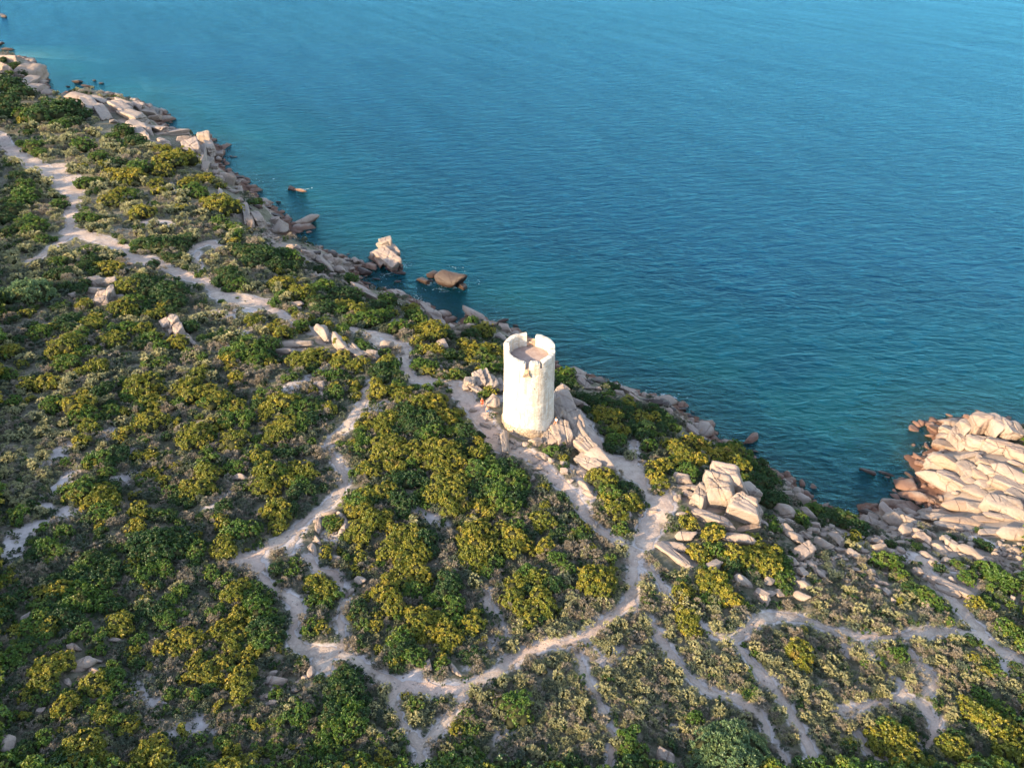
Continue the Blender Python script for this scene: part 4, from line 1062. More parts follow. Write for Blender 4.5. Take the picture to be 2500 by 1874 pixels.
k = N('dead_wood'); k.surf(k.ramp(k.noise(k.obj(), 6.0, 3), [(0.3, (0.36, 0.31, 0.27)), (0.7, (0.52, 0.47, 0.42))]), 0.95, None, 0.05)
M_DEAD = k.m

def quick_mesh(name, V, F, tint, fm, mats):
    """triangles only, float tint per vertex"""
    me = bpy.data.meshes.new(name)
    me.vertices.add(len(V)); me.vertices.foreach_set('co', V.astype(np.float32).ravel())
    me.loops.add(F.size); me.loops.foreach_set('vertex_index', F.astype(np.int32).ravel())
    me.polygons.add(len(F)); me.polygons.foreach_set('loop_start', (np.arange(len(F)) * 3).astype(np.int32))
    for m in mats: me.materials.append(m)
    me.polygons.foreach_set('material_index', fm.astype(np.int32))
    me.update(calc_edges=True)
    vattr(me, 'tint', tint)
    return me

def rosettes(C, Nrm, size, r, blades=6, spread=0.9, lift=0.55, width=0.5, tone=None):
    """little sprays of leaves at C pointing along Nrm"""
    n = len(C)
    a = np.cross(Nrm, r.normal(0, 1, (n, 3))); a /= np.linalg.norm(a, axis=1, keepdims=True) + 1e-9
    b = np.cross(Nrm, a)
    V, T = [], []
    base = r.uniform(0, 6.3, n)
    tint0 = np.clip(tone + r.normal(0, 0.06, n), 0, 1)
    for j in range(blades):
        an = base + j * 2 * math.pi / blades + r.normal(0, 0.25, n)
        rd = a * np.cos(an)[:, None] + b * np.sin(an)[:, None]
        td = -a * np.sin(an)[:, None] + b * np.cos(an)[:, None]
        ln = size * r.uniform(0.7, 1.25, n)
        el = lift + r.normal(0, 0.22, n)
        d = rd * np.cos(el)[:, None] * spread + Nrm * np.sin(el)[:, None]
        tip = C + d * ln[:, None]
        mid = C + d * (ln * 0.45)[:, None]
        w = (ln * width)[:, None] * td
        V += [C, mid + w * 0.6, tip, mid - w * 0.6]
        T.append(tint0 + r.normal(0, 0.06, n))
    V = np.stack(V, 1)                                   # n, 4*blades, 3
    nb = 4 * blades
    F = []
    for j in range(blades):
        F += [(4 * j, 4 * j + 1, 4 * j + 2), (4 * j, 4 * j + 2, 4 * j + 3)]
    F = np.array(F)
    FF = (np.arange(n)[:, None, None] * nb + F[None]).reshape(-1, 3)
    TT = np.clip(np.repeat(np.stack(T, 1), 4, axis=1), 0, 1).reshape(-1)
    return V.reshape(-1, 3), FF, TT

_core_v, _core_f = ico(2); _core_f = np.array(_core_f)
def shrub_mesh(name, seed, mat, nlobe=9, nsub=70, clump=0.13, flat=0.72, core=True, blades=5, ragged=0.12, lift=0.55, width=0.5, leaf=0.78):
    r = np.random.default_rng(seed)
    # lobes of a rounded, uneven crown of unit radius
    ang = r.uniform(0, 6.3, nlobe); q = np.sqrt(r.uniform(0.05, 1, nlobe)) * 0.66
    LC = np.stack([np.cos(ang) * q, np.sin(ang) * q, flat * (0.30 + 0.42 * (1 - q ** 2) * r.uniform(0.6, 1.15, nlobe))], -1)
    LR = r.uniform(0.28, 0.46, nlobe) * (1.08 - 0.25 * q)
    # small leaf clumps over the lobes, each clump a few sprays with a tone of its own
    rs_ = clump
    S, SN = [], []
    per = max(4, int(nsub * 1.8 / nlobe))
    for i in range(nlobe):
        d = r.normal(0, 1, (per, 3)); d /= np.linalg.norm(d, axis=1, keepdims=True)
        d[:, 2] = np.where(d[:, 2] < -0.45, -d[:, 2], d[:, 2])
        S.append(LC[i] + d * LR[i] * (1 + r.normal(0, ragged, (per, 1))) * np.array([1, 1, 0.92])); SN.append(d)
    S = np.vstack(S); SN = np.vstack(SN)
    inside = np.zeros(len(S), bool)
    for i in range(nlobe):
        inside |= np.linalg.norm(S - LC[i], axis=1) < LR[i] * 0.82
    ok = ~inside & (S[:, 2] > 0.02)
    S, SN = S[ok], SN[ok]
    q = 8 if nlobe > 6 else 6
    d = r.normal(0, 1, (len(S), q, 3)); d /= np.linalg.norm(d, axis=2, keepdims=True)
    d = d + SN[:, None] * 0.9 + np.array([0, 0, 0.35]); d /= np.linalg.norm(d, axis=2, keepdims=True)
    C = (S[:, None] + d * rs_ * r.uniform(0.75, 1.1, (len(S), q, 1))).reshape(-1, 3)
    Nn = d.reshape(-1, 3)
    tone = np.repeat(np.clip(r.normal(0.46, 0.15, len(S)) + 0.22 * noise3(S, 0.7, seed), 0, 1), q)
    size = rs_ * leaf
    V, F, T = rosettes(C, Nn, size, r, blades, lift=lift, width=width, tone=tone)
    fm = np.zeros(len(F), int)
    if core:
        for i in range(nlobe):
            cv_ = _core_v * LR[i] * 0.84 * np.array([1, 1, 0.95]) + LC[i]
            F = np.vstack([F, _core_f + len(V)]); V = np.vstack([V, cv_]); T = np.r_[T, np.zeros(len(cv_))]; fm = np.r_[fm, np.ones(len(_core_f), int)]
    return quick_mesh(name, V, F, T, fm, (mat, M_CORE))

def branch_mesh(name, seed, mat, n=6, reach=0.62, thick=0.035, sub=2, up=0.55):
    r = np.random.default_rng(seed); V, F = [], []
    def limb(p, d, L, t, depth):
        side = np.cross(d, r.normal(0, 1, 3)); side /= np.linalg.norm(side) + 1e-9; o = np.cross(d, side)
        q = p + d * L
        b = len(V)
        for c, w in ((p, t), (q, t * 0.45)):
            for k3 in range(4):
                a = k3 * math.pi / 2
                V.append(c + (side * math.cos(a) + o * math.sin(a)) * w)
        for k3 in range(4):
            i, j = b + k3, b + (k3 + 1) % 4
            F.append((i, j, j + 4)); F.append((i, j + 4, i + 4))
        if depth > 0:
            for _ in range(2 + (r.uniform() > .5)):
                nd = d + r.normal(0, 0.45, 3); nd /= np.linalg.norm(nd)
                limb(p + d * L * r.uniform(0.55, 1.0), nd, L * r.uniform(0.5, 0.75), t * 0.5, depth - 1)
    for i in range(n):
        a = i * 6.283 / n + r.uniform(-.3, .3)
        d = np.array([math.cos(a), math.sin(a), up + r.uniform(0, .5)]); d /= np.linalg.norm(d)
        limb(np.array([0, 0, -0.05]), d, reach * r.uniform(.6, 1), thick, sub)
    V = np.array(V); F = np.array(F)
    return quick_mesh(name, V, F, np.zeros(len(V)), np.zeros(len(F), int), (mat,))

SHRUB = {}
for key, nm, mat in (('Y', 'golden_shrub', M_SUNLIT_GOLD), ('G', 'green_shrub', M_GREEN), ('D', 'dark_shrub', M_DARK)):
    SHRUB[key] = {
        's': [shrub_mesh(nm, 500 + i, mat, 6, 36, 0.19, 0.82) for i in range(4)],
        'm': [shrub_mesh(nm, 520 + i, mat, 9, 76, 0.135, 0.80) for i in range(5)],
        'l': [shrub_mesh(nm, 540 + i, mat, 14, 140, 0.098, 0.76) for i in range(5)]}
SHRUB['B'] = {q: [shrub_mesh('blue_green_shrub', 560 + i, M_BLUE, 13, 150, 0.10, 0.7, lift=0.9, width=0.28, ragged=.18, leaf=1.3) for i in range(3)] for q in 'sml'}
PALE = [shrub_mesh('pale_shrub', 580 + i, M_PALE, 5, 22, 0.20, 0.85, lift=0.95, width=0.26, ragged=.2, leaf=1.5) for i in range(6)]
DRY = [shrub_mesh('dry_shrub', 600 + i, M_DRY, 5, 20, 0.20, 0.8, core=False, lift=0.9, width=0.13, blades=6, ragged=.25, leaf=1.8) for i in range(5)]
BRANCH = [branch_mesh('branches', 620 + i, M_BARK) for i in range(4)]
NAMES = {'Y': 'golden_shrub', 'G': 'green_shrub', 'D': 'dark_shrub', 'B': 'blue_green_shrub', 'P': 'pale_shrub', 'R': 'dry_shrub'}

BUSH = {
'A': "80,660,90,D;40,760,80,D;150,700,70,D;80,830,80,D;100,510,45,D;160,560,38,D;20,460,30,D;220,880,90,G;330,860,110,D;430,830,100,D;520,820,80,D;610,870,70,D;540,930,70,D;340,900,60,G;460,960,60,G;640,900,60,D;940,990,70,D;860,1050,50,G;1040,1070,60,D;650,1110,70,G;150,1110,50,G;250,1120,80,G;300,1170,60,G;1250,1150,60,Y;1300,1240,90,Y;1400,1210,80,Y;1260,1310,70,Y;1460,1230,50,G;760,1200,60,G;900,1250,60,D;1080,1290,80,G;800,1270,50,Y;620,1290,50,Y;640,1410,80,G;740,1400,50,G;840,1330,50,Y;980,1350,90,Y;1060,1360,60,Y;1210,1410,60,Y;1230,1480,50,Y;1590,1370,60,Y;1450,1410,60,Y;1490,1450,70,G;1540,1490,50,G;1680,1560,100,Y;1760,1590,80,Y;1620,1550,50,Y;920,1490,60,Y;850,1540,70,Y;1000,1490,60,G;650,1600,60,G;1110,1600,70,Y;1390,1610,40,Y;60,1260,50,G;130,1350,60,D;230,1350,70,D;330,1380,70,D;200,1420,60,G;170,1540,70,G;230,1500,50,Y;470,1510,60,G;430,1590,50,G;60,1620,60,G;1110,1110,40,D;20,870,60,D;180,930,45,Y",
'B': "80,350,70,D;200,230,80,G;210,440,70,G;270,460,70,G;240,510,60,G;320,570,55,G;450,310,60,G;480,240,50,G;170,470,60,D;30,290,60,D;30,420,60,D;60,520,50,D;420,580,40,G;650,320,60,G;660,410,70,G;720,430,50,G;1100,370,80,Y;1390,340,45,Y;1080,620,80,G;1150,600,90,D;1050,660,60,D;1260,620,80,D;1400,600,80,D;1460,560,50,D;1380,650,60,D;1700,440,60,G;1720,410,50,D;1800,480,55,G;660,640,90,G;740,630,40,G;850,700,90,D;940,690,50,D;840,790,75,Y;700,740,60,D;640,790,60,D;560,830,50,D;430,750,60,G;1190,775,70,D;1290,710,60,D;1430,800,40,D;1370,720,50,D;1530,850,50,G;480,840,60,D;400,860,50,D;110,990,110,B;230,980,120,B;330,960,70,G;60,1020,70,Y;210,1150,45,Y;600,960,60,D;660,1080,60,Y;660,920,40,D;1000,950,80,Y;1070,900,80,D;1200,880,90,D;1150,960,80,D;1300,970,100,D;1340,1050,80,D;1230,1040,80,D;1020,1060,80,G;940,1110,80,Y;1270,1090,60,Y;1120,1110,60,D;1200,1150,60,Y;1250,1120,60,D;1320,1120,60,D;700,1230,70,Y;740,1180,50,Y;560,1180,60,D;460,1220,60,D;300,1300,80,G;380,1260,60,Y;250,1330,60,Y;520,1270,60,D;620,1320,60,G;850,1290,60,D;870,1340,80,Y;1000,1260,60,G;980,1290,50,D;1100,1270,60,Y;1150,1340,60,G;1080,1380,50,D;1210,1310,50,Y;1240,1400,50,G;1380,1370,65,Y;1470,1260,60,D;60,1440,70,Y;480,1400,90,Y;560,1370,80,Y;620,1440,60,G;420,1460,60,Y;500,1530,80,G;640,1600,60,Y;740,1560,70,Y;1750,840,70,D;1700,900,80,D;1820,870,70,G;1850,930,60,G;1780,950,70,G;1710,1050,45,G;1900,660,80,D;2000,690,90,D;1950,750,70,D;2100,700,80,D;2150,780,60,D;2120,930,70,Y;2150,870,60,Y;2130,1060,70,G;2180,1010,60,G;1980,1160,70,Y;2060,1220,70,Y;2150,1200,80,Y;2170,1300,60,Y;1800,1450,90,G;1900,1420,100,G;2050,1400,80,G;1980,1500,80,G;2070,1530,50,Y;1760,1500,60,Y;2080,1480,60,D;1850,1380,60,D;950,600,35,G;1560,1340,35,G",
'C': "600,1010,70,D;680,1000,80,D;760,1060,80,G;880,1010,70,D;930,1000,60,G;1000,1050,70,G;870,1090,70,D;980,1110,60,D;430,1170,80,G;520,1200,80,D;580,1220,60,G;460,1220,60,D;530,1270,50,G;600,1240,50,G;1190,1120,50,D;1430,1200,55,G;900,1230,80,Y;840,1250,50,Y;960,1230,60,Y;860,1340,60,G;920,1370,60,D;880,1410,50,G;1050,1310,80,Y;1010,1340,50,Y;1170,1270,60,G;1240,1260,70,G;1370,1310,80,D;1430,1330,60,D;1470,1310,60,G;1260,1350,60,D;1160,1370,70,D;1390,1400,60,Y;1480,1440,70,Y;1550,1450,60,G;1450,1510,70,G;1360,1450,50,G;1570,1510,70,G;1680,1490,70,G;1250,1420,60,D;1200,1430,60,D;1640,1400,60,D;1700,1350,60,G;1760,1380,50,D;1900,1430,60,Y;1930,1480,60,G;1960,1520,50,G;1810,1570,70,G;1760,1590,50,G;1950,1600,60,Y;2060,1580,80,Y;730,1490,80,Y;680,1520,60,Y;830,1560,80,Y;930,1530,70,Y;1000,1590,70,Y;1060,1560,80,G;1090,1600,50,Y;1110,1500,60,Y;1030,1480,60,Y;1180,1540,50,D;1260,1560,50,Y;1380,1590,80,G;1330,1610,50,G;565,1345,20,G;625,1373,12,D;440,1385,45,D",
'D': "690,880,80,G;620,880,70,G;800,950,70,Y;850,900,60,Y;880,860,60,G;960,950,80,Y;1010,900,70,Y;1060,950,60,D;800,1000,60,Y;780,1110,50,G;880,1080,60,Y;990,1090,60,Y;960,1060,50,Y;800,1220,80,G;850,1200,60,G;770,1190,50,G;940,1230,50,G;1410,910,80,Y;1350,900,50,Y;1290,940,60,D;1240,1040,70,Y;1290,1080,60,Y;1260,1120,60,Y;1370,1070,60,G;1440,1090,80,Y;1510,1130,60,Y;1530,1080,60,D;1370,1120,70,G;1300,1190,60,Y;1440,1160,60,G;1340,1280,50,Y;1430,1260,60,G;1540,1240,40,G;1150,1300,80,G;1100,1290,60,Y;1210,1310,50,D;1010,1390,60,G;1090,1440,50,D;1060,1400,40,D;60,970,60,Y;120,1000,60,Y;100,870,60,D;180,930,80,D;320,1030,80,G;280,1000,60,G;380,1090,60,D;120,1110,60,Y;80,1180,60,Y;160,1180,50,Y;270,1210,70,Y;480,1200,60,Y;560,1200,70,Y;610,1230,50,G;440,1250,50,D;520,1280,50,D;410,1290,40,D;1600,980,40,D;1410,1480,60,G",
'E': "450,110,80,Y;540,60,80,Y;390,80,60,Y;730,60,60,Y;690,210,60,G;730,110,60,Y;820,140,60,Y;880,120,60,Y;1080,100,60,Y;1140,130,60,G;1050,150,60,D;690,330,60,G;840,330,60,Y;830,290,50,Y;860,370,40,Y;640,350,40,D;280,420,100,Y;180,450,70,Y;150,510,60,Y;380,400,70,G;400,470,80,G;480,440,80,D;480,540,70,D;540,470,60,G;620,460,60,Y;660,480,40,Y;300,580,90,Y;240,640,80,Y;190,690,60,Y;380,610,60,G;420,570,60,G;340,520,50,D;120,830,60,Y;80,850,40,Y;300,800,70,D;170,960,80,Y;250,930,70,G;340,940,70,Y;130,1050,80,Y;230,1080,60,Y;330,1020,60,Y;450,940,70,Y;500,980,60,Y;420,1030,60,G;470,1080,60,D;380,1100,60,D;180,1130,40,Y;240,1230,80,Y;200,1290,60,Y;290,1310,70,Y;240,1370,60,Y;330,1250,60,D;60,1410,60,G;1010,270,80,Y;1040,330,80,Y;990,370,50,Y;1180,270,70,G;1150,330,60,Y;1230,300,60,Y;1310,290,60,G;1210,360,60,Y;1280,340,50,Y;1380,340,60,Y;1450,340,70,Y;1340,420,70,Y;1430,420,80,Y;1500,390,50,Y;1520,520,70,Y;1600,480,70,Y;1640,510,50,Y;1570,560,50,Y;1690,560,70,G;920,510,60,Y;870,580,60,Y;920,600,50,Y;880,650,50,G;890,710,50,G;1060,560,70,Y;1110,530,60,Y;1060,620,60,Y;1220,470,80,D;1180,490,60,D;1300,520,90,D;1240,560,80,D;1330,600,80,D;1400,540,70,D;1150,620,60,D;1420,650,70,G;1350,680,60,D;1460,600,60,D;1050,740,80,Y;1130,720,70,Y;1180,800,80,Y;1080,820,70,Y;1000,820,50,Y;940,930,70,Y;1000,960,60,Y;1120,900,70,Y;1180,930,60,Y;1300,780,80,Y;1330,850,60,Y;1280,880,50,G;1450,750,70,Y;1520,750,70,Y;1440,850,80,Y;1540,840,90,Y;1600,770,70,Y;1620,880,70,Y;1510,930,70,Y;1410,910,50,Y;1650,740,60,D;1790,720,70,Y;1840,790,70,Y;1790,800,60,Y;1870,740,50,G;1700,640,60,D;1800,660,60,D;1260,1020,80,D;1150,1000,70,D;1340,1010,60,D;1480,1050,80,Y;1550,1020,70,Y;1620,1040,80,Y;1680,990,60,Y;1450,1140,70,Y;1560,1130,80,Y;1650,1130,60,Y;1580,1230,70,Y;1660,1220,60,Y;1780,930,80,G;1880,890,70,G;1900,960,80,G;1990,920,80,D;2070,980,80,G;2010,1050,90,G;2100,1060,70,G;1860,1060,80,D;1930,1120,80,G;2030,1150,80,D;2120,1120,60,D;1790,1040,60,D;1760,1120,60,D;1780,1210,60,Y;1850,1190,50,Y;1900,1160,50,Y;1880,1270,60,Y;2000,1230,70,G;2060,1200,60,G;850,1180,80,G;930,1120,80,Y;1020,1100,70,Y;1100,1090,70,Y;830,1250,60,Y;900,1240,70,Y;980,1180,60,D;960,1330,80,Y;1060,1320,70,Y;900,1390,80,Y;830,1440,60,Y;890,1480,60,Y;1170,1150,70,D;1250,1180,60,D;1200,1230,60,D;1080,1370,50,Y;660,1345,60,G;700,1335,50,Y;1180,1430,80,Y;1270,1420,70,Y;1130,1510,70,Y;1200,1520,80,Y;1300,1520,90,Y;1380,1480,80,D;1430,1560,60,D;1100,1590,70,Y;1230,1610,80,Y;1350,1600,70,Y;1730,1420,70,Y;1810,1400,80,Y;1870,1460,70,Y;1700,1500,70,Y;1790,1510,80,Y;1900,1540,80,Y;1730,1580,70,Y;1850,1590,80,Y;2000,1380,60,Y;2080,1450,80,Y;2040,1540,70,Y;2130,1530,70,Y;2100,1380,60,G;2150,1450,60,D;610,1580,50,Y;720,1560,30,Y;640,1530,30,G;880,1610,50,Y",
'F': "1260,60,80,Y;1200,130,70,Y;1330,120,70,Y;1290,40,60,G;1100,210,60,Y;1150,180,60,Y;1060,310,80,Y;1130,350,80,Y;1150,430,70,Y;1180,250,60,Y;1290,280,70,G;1380,200,60,Y;1560,220,80,D;1600,270,70,D;1530,300,70,D;1450,360,60,G;1310,470,80,Y;1370,540,80,Y;1290,590,80,Y;1450,480,70,Y;1500,540,80,Y;1420,600,70,Y;1530,620,80,Y;1600,680,70,Y;1510,710,60,Y;1380,650,60,Y;1600,420,80,G;1640,520,70,G;1740,550,80,Y;1780,490,60,Y;1720,600,50,Y;1190,650,80,G;1180,740,70,D;1260,720,70,D;1300,800,70,G;1320,850,50,G;1520,860,50,G;850,130,50,Y;530,240,70,Y;610,280,70,Y;560,320,60,Y;670,260,70,G;690,340,50,G;500,360,60,G;600,380,50,G;640,330,50,Y;260,230,50,G;350,150,50,G;480,600,45,G;580,580,50,Y;560,530,40,Y;410,650,14,G;790,490,40,Y;860,450,50,D;990,560,50,Y;900,540,50,G;60,260,60,G;30,330,60,G;100,420,80,G;180,350,50,D;120,560,80,D;200,540,60,D;250,640,50,D;130,680,80,G;60,760,60,Y;430,820,50,Y;560,960,70,D;640,1000,80,D;750,920,60,D;800,1000,80,D;740,1060,80,D;850,1080,80,D;680,1100,70,D;820,1170,80,G;740,1200,80,G;880,1230,70,D;660,1240,80,D;790,1300,90,G;860,1330,70,G;680,1330,70,G;600,1370,60,G;760,1400,70,G;600,1480,70,G;680,1480,60,G;560,1530,50,G;430,1230,80,G;300,1300,60,G;210,1530,70,G;240,1080,50,G;1290,1110,75,Y;1230,1100,50,Y;1350,1110,50,Y;1300,1170,50,G;1640,1310,70,Y;1620,1370,50,Y;2080,1190,125,G;1060,1580,70,Y;1100,1630,60,Y;1210,1440,40,G;1810,1590,40,G;1830,670,35,Y;2100,230,80,Y;2170,160,70,G;2060,350,80,Y;2130,400,80,Y;2160,290,60,D;2080,450,60,Y;2180,500,70,Y;1700,60,70,Y;1800,80,80,Y;1900,60,70,G;1850,130,60,G;1750,130,50,G",
'G': "200,270,70,Y;330,250,70,Y;400,270,60,Y;100,400,50,G;230,400,40,Y;400,420,60,G;380,470,50,G;590,440,100,Y;640,510,80,G;680,600,65,Y;660,340,50,Y;810,320,70,D;740,350,60,D;1100,280,100,Y;1180,260,60,Y;1060,350,60,Y;1160,400,70,Y;1190,330,60,Y;1000,360,60,G;1180,450,50,Y;930,350,40,D;840,480,70,G;800,520,50,D;860,440,50,D;1430,290,90,Y;1520,200,70,Y;1570,170,50,Y;1480,340,80,Y;1570,330,80,Y;1650,380,80,Y;1600,420,60,G;1380,420,60,G;1820,230,60,Y;1840,440,65,Y;1800,470,40,Y;1150,550,90,Y;1210,540,60,Y;1290,570,50,Y;1380,570,40,Y;1710,530,60,G;1780,560,70,G;1720,620,60,Y;1900,540,70,G;1480,650,90,Y;1560,640,80,Y;1460,720,70,Y;1530,700,70,Y;1620,690,50,G;1790,700,90,Y;1830,740,50,Y;960,650,60,Y;920,700,40,Y;620,720,60,Y;510,870,50,G;820,830,60,Y;760,860,80,G;870,800,80,D;920,830,70,D;830,900,50,D;700,890,50,Y;820,960,50,G;1160,820,60,Y;1810,910,65,G;1580,950,80,Y;1640,970,60,Y;1470,1080,80,Y;1540,1070,70,Y;1600,1010,70,Y;1620,1090,50,Y;2010,840,65,Y;1250,1020,50,Y;1080,1240,70,Y;480,1070,40,Y;690,1060,60,D;600,1110,90,G;640,1060,70,G;570,1160,60,Y;760,1120,90,Y;830,1180,80,Y;720,1190,70,Y;790,1250,80,G;860,1090,70,D;700,1290,60,D;140,1280,80,G;490,1410,60,G;350,1540,80,G;440,1550,70,G;270,1590,60,D;1040,1360,60,Y;1200,1450,90,D;1100,1480,90,D;1300,1450,80,D;1180,1550,100,D;1300,1560,90,D;1060,1580,80,D;1420,1500,80,D;1500,1560,80,G;1340,1500,60,Y;1700,1340,60,Y;1780,1400,80,G;1880,1400,80,G;1930,1430,60,G;1720,1520,80,Y;1740,1580,60,Y;1900,1560,40,Y;1720,1230,60,D;1320,1270,50,D",
'H': "700,60,80,D;800,60,80,D;860,110,80,D;620,120,70,G;740,180,80,D;640,200,80,D;540,200,80,D;420,220,70,D;820,230,80,D;700,290,80,G;560,290,80,G;430,300,80,Y;340,310,60,Y;300,420,70,G;400,400,80,D;520,400,90,G;640,390,80,G;760,370,80,G;860,400,70,D;440,500,80,D;560,500,70,D;300,510,70,G;220,570,70,G;120,600,60,Y;340,570,70,Y;330,640,60,G;160,760,80,G;60,800,70,G;110,850,60,G;210,700,60,D;620,600,70,G;920,540,80,Y;870,580,50,Y;970,590,50,Y;760,640,50,G;1060,670,60,G;1250,100,70,G;1160,120,60,G;1070,190,50,G;1400,290,60,G;1300,360,60,G;1200,440,70,D;1080,430,60,D;1280,510,70,G;1620,150,70,G;1740,190,50,G;1840,270,70,Y;1790,330,70,Y;1890,230,50,Y;1980,400,90,G;1830,480,70,Y;1800,530,60,Y;1660,450,60,G;1920,540,60,Y;1690,600,70,Y;1760,620,70,Y;1840,600,80,Y;1800,680,80,Y;1900,640,60,G;2030,600,80,D;2050,720,60,D;1390,620,70,Y;1490,670,70,Y;1440,640,60,Y;1240,730,60,Y;1340,760,60,Y;1410,730,60,Y;1500,800,60,Y;1480,860,50,Y;1680,860,75,Y;1780,780,60,Y;1870,810,60,Y;1570,930,70,Y;1460,970,60,Y;1640,960,60,Y;1700,1000,40,Y;1840,960,80,Y;1930,930,60,Y;1850,1060,80,Y;1480,1100,60,G;1700,1180,50,Y;360,880,90,Y;260,900,60,Y;430,850,70,Y;520,830,80,Y;330,980,80,Y;180,1100,50,Y;720,980,80,Y;830,960,80,G;900,960,60,G;780,1050,70,Y;860,1040,60,G;840,880,50,G;500,1190,90,Y;560,1160,60,Y;470,1250,60,G;170,1270,50,Y;690,1230,50,G;780,1240,70,Y;840,1260,50,Y;1000,1340,60,Y;900,1310,60,G;620,1500,110,Y;700,1450,80,Y;740,1590,80,Y;640,1590,80,Y;1140,1510,80,Y;1220,1460,70,Y;1100,1590,90,Y;1200,1570,80,Y;320,1440,60,G;200,1530,70,D;100,1590,80,G;1780,1530,60,Y;1980,1310,50,Y;1730,1450,50,G;2080,1500,70,G;20,480,70,D;30,380,60,D;380,1600,60,D;480,1560,60,G",
'T': "1000,700,80,G;950,750,60,G;1060,780,60,D;1030,860,40,D;1090,890,55,D;1160,900,55,D;1230,930,55,D;1310,960,50,G;1380,950,60,D;1450,960,60,D;1560,950,70,Y;1500,1000,60,D;1600,1010,70,D;1200,1010,60,D;1250,1060,60,G;1330,1050,80,Y;1420,1040,80,Y;1780,1010,60,D;1850,1060,70,D;1900,1120,70,D;1960,1170,60,G;1860,1180,60,D;1700,1160,60,G;1740,1220,50,G;1650,1130,60,Y;1380,870,50,G;190,230,50,G;300,870,55,G;1190,1220,30,G;1920,1310,60,Y;960,790,40,D;1110,960,30,D",
'I': "590,60,80,Y;500,20,50,G;680,170,60,Y;600,150,60,Y;640,230,60,G;590,290,65,D;800,60,60,Y;760,140,60,D;850,190,60,D;930,70,60,Y;990,80,50,Y;1040,110,60,D;880,140,60,D;700,70,70,D;890,280,60,G;530,530,90,Y;600,620,80,G;580,680,60,Y;640,760,80,Y;680,830,50,Y;760,700,70,Y;800,610,70,D;820,680,50,G;730,560,60,D;690,590,60,D;800,730,50,Y;950,440,60,Y;1010,430,60,Y;960,520,60,Y;1010,560,70,Y;990,620,50,Y;910,490,50,G;1060,250,50,Y;1130,300,80,Y;1220,260,80,Y;1290,300,60,Y;1180,370,80,Y;1100,400,60,Y;1270,400,70,Y;1370,300,60,Y;1400,360,70,Y;1500,370,80,Y;1570,340,70,Y;1560,430,80,Y;1640,410,70,G;1180,480,80,G;1240,500,50,G;1700,460,60,D;1760,440,60,D;1790,490,60,D;1700,550,80,D;1790,570,70,D;1740,640,70,D;1830,680,80,D;1900,690,70,D;2050,830,60,G;1860,910,50,G;140,310,55,G;1200,850,60,Y;1250,910,40,Y;1400,960,80,Y;1380,910,50,D;1700,1000,60,Y;1260,1100,70,Y;1330,1120,60,Y;1400,1080,60,G;1550,1120,80,Y;1540,1200,60,D;1620,1150,70,Y;1690,1130,80,Y;1750,1080,60,Y;1760,1170,80,Y;1850,1130,70,Y;1500,1210,40,Y;1840,1230,80,Y;1930,1160,60,G;1920,1270,70,G;1920,1330,50,G;1330,1300,70,Y;1420,1300,80,Y;1370,1370,70,Y;1470,1400,70,Y;1530,1470,70,Y;1150,1400,60,Y;1330,1470,50,G;480,1300,100,Y;420,1350,70,Y;560,1270,70,Y;570,1360,70,Y;490,1400,70,Y;80,850,80,Y;100,1060,70,Y;180,1150,60,G;260,1220,60,G;180,1350,70,D;40,1300,70,Y;60,1450,80,Y;120,1530,80,Y;1130,1530,60,Y;1210,1600,60,Y;310,220,30,Y;240,370,35,Y;1570,280,50,G;1640,340,50,G;1480,300,50,G",
'J': "470,920,60,D;600,830,60,G;750,880,80,D;830,900,80,D;920,960,70,D;960,1020,50,D;880,1050,60,Y;1130,1210,80,G;1200,1260,60,G;1370,1110,40,G;1640,1040,40,D;1900,1100,50,D;1330,1450,60,D;1420,1480,80,G;1500,1530,80,G;1580,1590,80,G;1880,1280,60,G;1960,1310,80,G;2040,1370,80,G;2090,1420,70,G;1780,1350,60,G;1840,1550,60,Y;1950,1560,50,G;1860,985,30,D;1700,1250,45,G;1560,1280,40,D;300,960,45,D;1180,1090,40,D",
'L': "1700,1480,130,B;1850,1450,130,B;1980,1520,130,B;1800,1580,150,B;1650,1600,110,B;1950,1630,130,B;1050,1440,90,G;1110,1400,60,G;1120,1530,60,G;1560,1270,60,G;1990,1060,60,G;620,1620,80,D;1500,540,80,Y;1550,600,70,Y;1460,470,50,Y;1180,380,45,G;1000,1520,55,G;1370,1480,45,D",
'M': "490,750,85,Y;500,830,75,Y;450,800,60,Y;1100,1420,80,Y;1200,1380,90,Y;1280,1430,80,Y;1180,1500,90,Y;1300,1530,90,Y;1060,1490,70,Y;1240,1600,90,Y;1380,1600,80,Y;1180,1320,80,G;1780,1190,70,Y;1870,1100,70,G;1850,1240,80,Y;1930,1290,90,Y;2040,1220,80,G;2010,1340,90,Y;2100,1330,80,Y;2150,1430,80,Y;2080,1500,90,Y;2150,1570,80,Y;1640,1480,80,Y;1720,1530,80,Y;2050,570,70,G;2130,620,60,G;1890,690,42,G;1570,1440,60,G;1700,1420,60,D;1960,1180,60,G;40,1090,60,D;50,700,40,G;130,770,50,G;1240,780,60,G;1110,860,45,G;860,650,30,G;990,850,40,G"}

def span(*a):
    return np.concatenate(a)
rows = []
for tile, s in BUSH.items():
    for q in s.split(';'):
        x, y, r_, kk = q.split(',')
        u, v = px(tile, float(x), float(y))
        rows.append([u, v, float(r_) * TILE[tile][2], kk])
